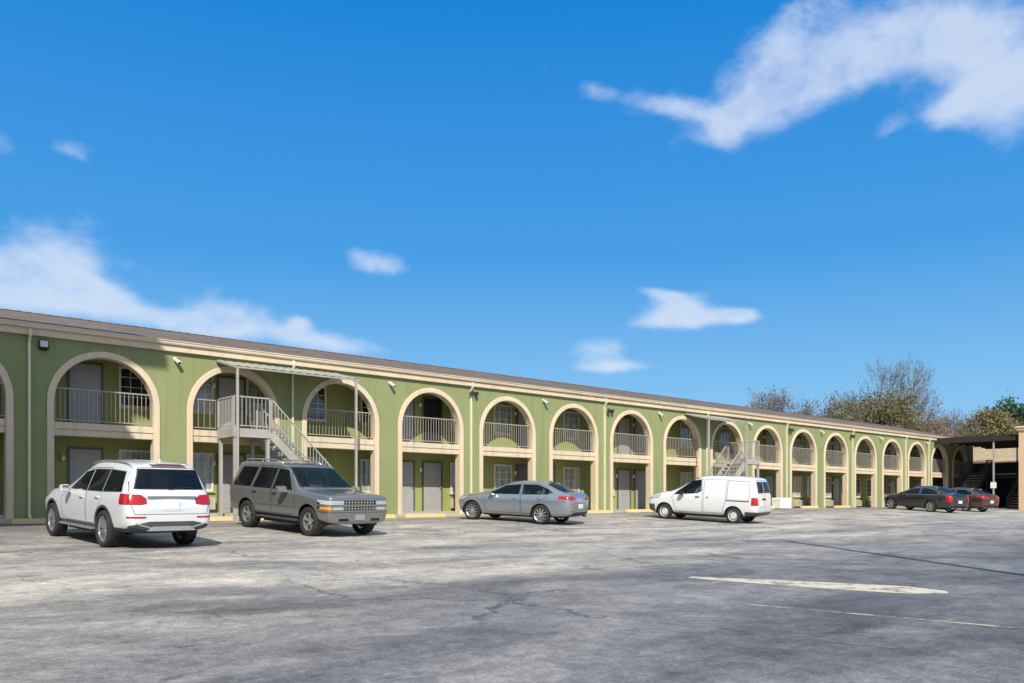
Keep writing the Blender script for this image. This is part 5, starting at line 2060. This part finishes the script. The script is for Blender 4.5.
make_tree('rust_tree', 'rusty brown leafed tree above the right end of the roof', **tree_at(913, 407, 42, 90, spread=1.1, leafmat=M['leaf_rust'], nleaf=8000, leaf=.11, trunk_h=.25, seed=14, depth=7, twig_min=.018, clump=.35))
make_tree('bare_tree', 'pale thin bare tree right of the rusty brown tree', **tree_at(950, 407, 40, 100, spread=.75, leafmat=M['leaf_grey'], nleaf=1500, leaf=.10, trunk_h=.3, seed=41, depth=7, twig_min=.018, clump=.25))
make_tree('olive_tree', 'wide yellow olive tree above the dark passage roof', **tree_at(988, 412, 50, 104, spread=1.2, leafmat=M['leaf_yellow'], nleaf=15000, leaf=.15, trunk_h=.2, seed=16, depth=7, twig_min=.018, clump=.5))
make_tree('green_tree', 'dark green tree at the right edge above the peach wing', **tree_at(1022, 400, 48, 108, spread=1.2, leafmat=M['leaf_green'], nleaf=16000, leaf=.16, trunk_h=.3, seed=18, depth=6, twig_min=.018, clump=.5))
make_tree('olive_tree', 'low yellow olive tree left of the wide one, beside the pale bare tree', **tree_at(966, 423, 24, 106, spread=1.0, leafmat=M['leaf_yellow'], nleaf=7000, leaf=.15, trunk_h=.2, seed=26, depth=7, twig_min=.018, clump=.5))

# ------------------------------------------------------------------ out of frame: lamp post, and unseen casters added for their shade
mb = MB()
shade_block = thing('shade_caster_block', 'tall plain block added out of frame on the left, shaped to shade the motel', 'building', (-3.1, -12, 0))
mb.box(-12, -1.9, -1.5, 0, -1, 10.2)  # stepped shape invented to shade the facade and leave the vehicle lit
mb.box(-12, 0, -1.504, 0.004, 10.2, 17.5)
mb.box(-16, -6, -8, -1.51, -1, 17.5)
mb.build('wall', M['peach'], shade_block)
mb = MB()
mb.box(-12.3, 1.4, -1.8, 0.3, 13.6, 13.9)  # slabs added to widen the shade near the eaves
mb.box(-12.3, 1.4, -1.8, 0.3, 17.51, 17.9)
mb.build('overhang', M['cream'], shade_block)
tip = on_ground(786, 541)
hs = Vector((SUN.x, SUN.y, 0)).normalized()
Ls = 11.0
base = tip - hs * Ls
bz = ground_z(base.x, base.y)
Hp = tip.z + Ls * (-SUN.z / math.hypot(SUN.x, SUN.y)) - bz
lp = thing('lamp_post', 'tall steel lamp post out of frame on the right', 'lamp post', (base.x, base.y, bz))
mb = MB()
mb.tube([(0, 0, -.3), (0, 0, .05), (0, 0, .06), (0, 0, Hp)], [.26, .26, .14, .10], 12)
mb.build('pole', M['steel'], lp, smooth=True)
mb = MB()
mb.tube([(0, 0, Hp - .1), (-.25, .15, Hp + .05), (-.6, .35, Hp + .08)], [.03, .03, .03], 8)
mb.hull8([(-.5, .2, Hp + .02), (-1.0, .5, Hp + .02), (-1.1, .75, Hp + .02), (-.6, .42, Hp + .02), (-.52, .22, Hp + .14), (-1.0, .52, Hp + .12), (-1.08, .72, Hp + .12), (-.6, .4, Hp + .14)])
mb.build('lamp_head', M['steel'], lp)

shadow_suv = copy_tree(suv_root)  # unseen copy, added only for the shadow it throws
shadow_suv['label'] = 'copy of the white sport utility vehicle added out of frame at right to throw a shadow'
h = (SN * -math.sin(R(46)) + CS * math.cos(R(46)), -CS * -math.sin(R(46)) + SN * math.cos(R(46)))
q = CAM + Vector((SN, -CS, 0)) * 15.3 + Vector((CS, SN, 0)) * 16.0
place_car(shadow_suv, (q.x, q.y), h, 3.075, 1.66)

# ------------------------------------------------------------------ sky, sun, camera
w = bpy.data.worlds.new('World')
scene.world = w
w.use_nodes = True
nt = w.node_tree
L = nt.links
for n in list(nt.nodes):
    nt.nodes.remove(n)
out = N(nt, 'ShaderNodeOutputWorld')
bg = N(nt, 'ShaderNodeBackground', Strength=0.115)
sky = N(nt, 'ShaderNodeTexSky')
sky.sky_type = 'NISHITA'
sky.sun_disc = False
EL = math.asin(-SUN.z)
sky.sun_elevation = EL
sky.sun_rotation = math.atan2(-SUN.x, -SUN.y)
sky.altitude = 20
sky.air_density = 0.85
sky.dust_density = 0.1
sky.ozone_density = 2.5
tc = N(nt, 'ShaderNodeTexCoord')
sp = N(nt, 'ShaderNodeSeparateXYZ')
L.new(tc.outputs['Generated'], sp.inputs[0])


def wm(op, a, b=None, clamp=False):
    n = N(nt, 'ShaderNodeMath', operation=op, use_clamp=clamp)
    for i, v in enumerate((a, b)):
        if v is None:
            continue
        if isinstance(v, (int, float)):
            n.inputs[i].default_value = v
        else:
            L.new(v, n.inputs[i])
    return n.outputs[0]


az = wm('ARCTAN2', sp.outputs['X'], sp.outputs['Y'])
el = wm('ARCSINE', sp.outputs['Z'])
cb = N(nt, 'ShaderNodeCombineXYZ')
L.new(az, cb.inputs[0])
L.new(el, cb.inputs[1])


def wnoise(scale, ms, detail=8.0, rough=0.6, dist=0.0, rot=0.0):
    mp = N(nt, 'ShaderNodeMapping')
    mp.inputs['Scale'].default_value = ms
    mp.inputs['Rotation'].default_value = (0, 0, rot)
    L.new(cb.outputs[0], mp.inputs['Vector'])
    n = N(nt, 'ShaderNodeTexNoise', Scale=scale, Detail=detail, Roughness=rough, Distortion=dist)
    L.new(mp.outputs[0], n.inputs['Vector'])
    return n


nA = wnoise(7.0, (1.0, 1.5, 1), 10.0, 0.60, 0.5, 0.15).outputs['Fac']
nB = wnoise(24.0, (1.0, 1.4, 1), 8.0, 0.6, 0.2, 0.2).outputs['Fac']
nz = wm('ADD', wm('MULTIPLY', nA, 0.62), wm('MULTIPLY', nB, 0.38))
CLOUDS = [(775, 80, 60, 42, .95, -.2), (850, 58, 80, 42, 1.0, -.15), (795, 18, 45, 30, .75, -.5), (955, 35, 110, 48, 1.0, -.1), (1015, 90, 60, 55, 1.05, 0), (950, 108, 38, 20, .85, -.3), (885, 130, 24, 14, .6, -.5),
          (680, 108, 58, 13, .8, .2), (725, 136, 20, 20, .72, .3), (598, 91, 20, 12, .5, .2), (745, 120, 50, 30, .45, 0),
          (55, 262, 62, 38, 1.05, .3), (15, 290, 80, 26, 1.0, 0), (105, 300, 50, 15, .95, .15), (228, 314, 42, 20, 1.05, 0), (190, 326, 62, 14, 1.0, .05), (300, 322, 14, 9, .9, 0), (325, 342, 62, 12, .95, .12), (372, 260, 36, 15, .95, .1),
          (690, 319, 66, 10, 1.05, -.05), (680, 305, 38, 14, 1.0, -.05), (660, 293, 26, 7, .8, .2), (742, 316, 20, 9, .9, 0), (600, 350, 38, 17, 1.0, 0), (618, 367, 40, 7, .85, 0), (66, 148, 36, 13, .62, .1), (0, 142, 26, 18, .6, .3), (-60, 270, 60, 50, 1, 0)]
tot = None
for (px, py, hx, hy, a, rot) in CLOUDS:
    d = ray(px, py).normalized()
    a0, e0 = math.atan2(d.x, d.y), math.asin(d.z)
    dxx = ray(px + hx, py).normalized()
    dyy = ray(px, py - hy).normalized()
    sa = abs(math.atan2(dxx.x, dxx.y) - a0)
    se = abs(math.asin(dyy.z) - e0)
    u = wm('SUBTRACT', az, a0)
    v = wm('SUBTRACT', el, e0)
    u2 = wm('ADD', wm('MULTIPLY', u, math.cos(rot)), wm('MULTIPLY', v, -math.sin(rot)))
    v2 = wm('ADD', wm('MULTIPLY', u, math.sin(rot)), wm('MULTIPLY', v, math.cos(rot)))
    r2 = wm('ADD', wm('POWER', wm('ABSOLUTE', wm('DIVIDE', u2, sa)), 2.0), wm('POWER', wm('ABSOLUTE', wm('DIVIDE', v2, se)), 2.0))
    b = wm('MULTIPLY', wm('POWER', 2.718, wm('MULTIPLY', r2, -1.05)), a)
    tot = b if tot is None else wm('ADD', tot, b)
tot = wm('SUBTRACT', wm('MULTIPLY', wm('MINIMUM', tot, 1.1), 1.7), 0.80)
# broken cloud added unseen behind the viewer as white fill light
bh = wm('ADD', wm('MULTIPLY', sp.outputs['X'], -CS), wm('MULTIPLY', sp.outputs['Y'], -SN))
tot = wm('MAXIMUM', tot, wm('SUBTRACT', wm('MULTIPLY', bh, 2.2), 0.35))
tot = wm('MAXIMUM', tot, -1.5)
# density = blob shaped by the noise
den = wm('ADD', wm('MULTIPLY', tot, 0.52), wm('MULTIPLY', wm('SUBTRACT', nz, 0.5), 2.0))
mr = N(nt, 'ShaderNodeMapRange')
mr.interpolation_type = 'SMOOTHSTEP'
mr.inputs['From Min'].default_value = -0.17
mr.inputs['From Max'].default_value = 0.78
L.new(den, mr.inputs['Value'])
fac = wm('MULTIPLY', mr.outputs[0], 0.74)
# thick parts slightly greyer than rims
crp = N(nt, 'ShaderNodeValToRGB')
crp.color_ramp.elements[0].position = 0.2
crp.color_ramp.elements[1].position = 0.9
crp.color_ramp.elements[0].color = (4.5, 4.8, 5.4, 1)
crp.color_ramp.elements[1].color = (3.8, 4.1, 4.7, 1)
L.new(den, crp.inputs['Fac'])
hsv = N(nt, 'ShaderNodeHueSaturation', Saturation=1.25, Value=1.0)
L.new(sky.outputs[0], hsv.inputs['Color'])
mx = N(nt, 'ShaderNodeMixRGB')
L.new(fac, mx.inputs['Fac'])
# azure ramp by elevation over the Nishita sky, with pale fill added overhead
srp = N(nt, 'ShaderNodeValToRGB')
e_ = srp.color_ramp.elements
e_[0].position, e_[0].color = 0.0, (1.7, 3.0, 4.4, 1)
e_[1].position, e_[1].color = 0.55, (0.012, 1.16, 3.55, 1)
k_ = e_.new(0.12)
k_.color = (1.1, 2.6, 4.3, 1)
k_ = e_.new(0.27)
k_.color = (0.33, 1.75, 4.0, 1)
k_ = e_.new(0.78)  # pale zenith above the frame, added for neutral fill light
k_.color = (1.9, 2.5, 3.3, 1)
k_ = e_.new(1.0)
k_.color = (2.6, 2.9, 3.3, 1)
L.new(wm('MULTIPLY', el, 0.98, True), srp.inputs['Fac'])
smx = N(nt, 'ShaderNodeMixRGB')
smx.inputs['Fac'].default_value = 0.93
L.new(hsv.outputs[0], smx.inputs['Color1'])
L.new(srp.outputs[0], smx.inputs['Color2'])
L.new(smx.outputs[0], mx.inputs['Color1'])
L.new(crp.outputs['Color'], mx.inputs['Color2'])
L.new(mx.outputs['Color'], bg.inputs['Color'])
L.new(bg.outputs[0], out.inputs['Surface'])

ld = bpy.data.lights.new('sun', 'SUN')
ld.energy = 3.2
ld.angle = R(0.53)
ld.color = (1.0, 0.94, 0.84)
lo = bpy.data.objects.new('sun', ld)
COL.objects.link(lo)
lo.rotation_euler = SUN.to_track_quat('-Z', 'Y').to_euler()
lo.location = (0, -20, 40)

cd = bpy.data.cameras.new('camera')
cam = bpy.data.objects.new('camera', cd)
COL.objects.link(cam)
cam.location = CAM
cam.rotation_euler = (R(90), 0, -math.atan2(CS, SN))
cd.sensor_width = 36
cd.lens = F / 1024 * 36
cd.shift_y = (503 - 341.5) / 1024
cd.clip_end = 3000
scene.camera = cam
scene.render.resolution_x = 1024
scene.render.resolution_y = 683
vs = scene.view_settings
vs.view_transform = 'Standard'
vs.look = 'None'
vs.exposure = 0.75
vs.gamma = 1
vs.use_curve_mapping = False
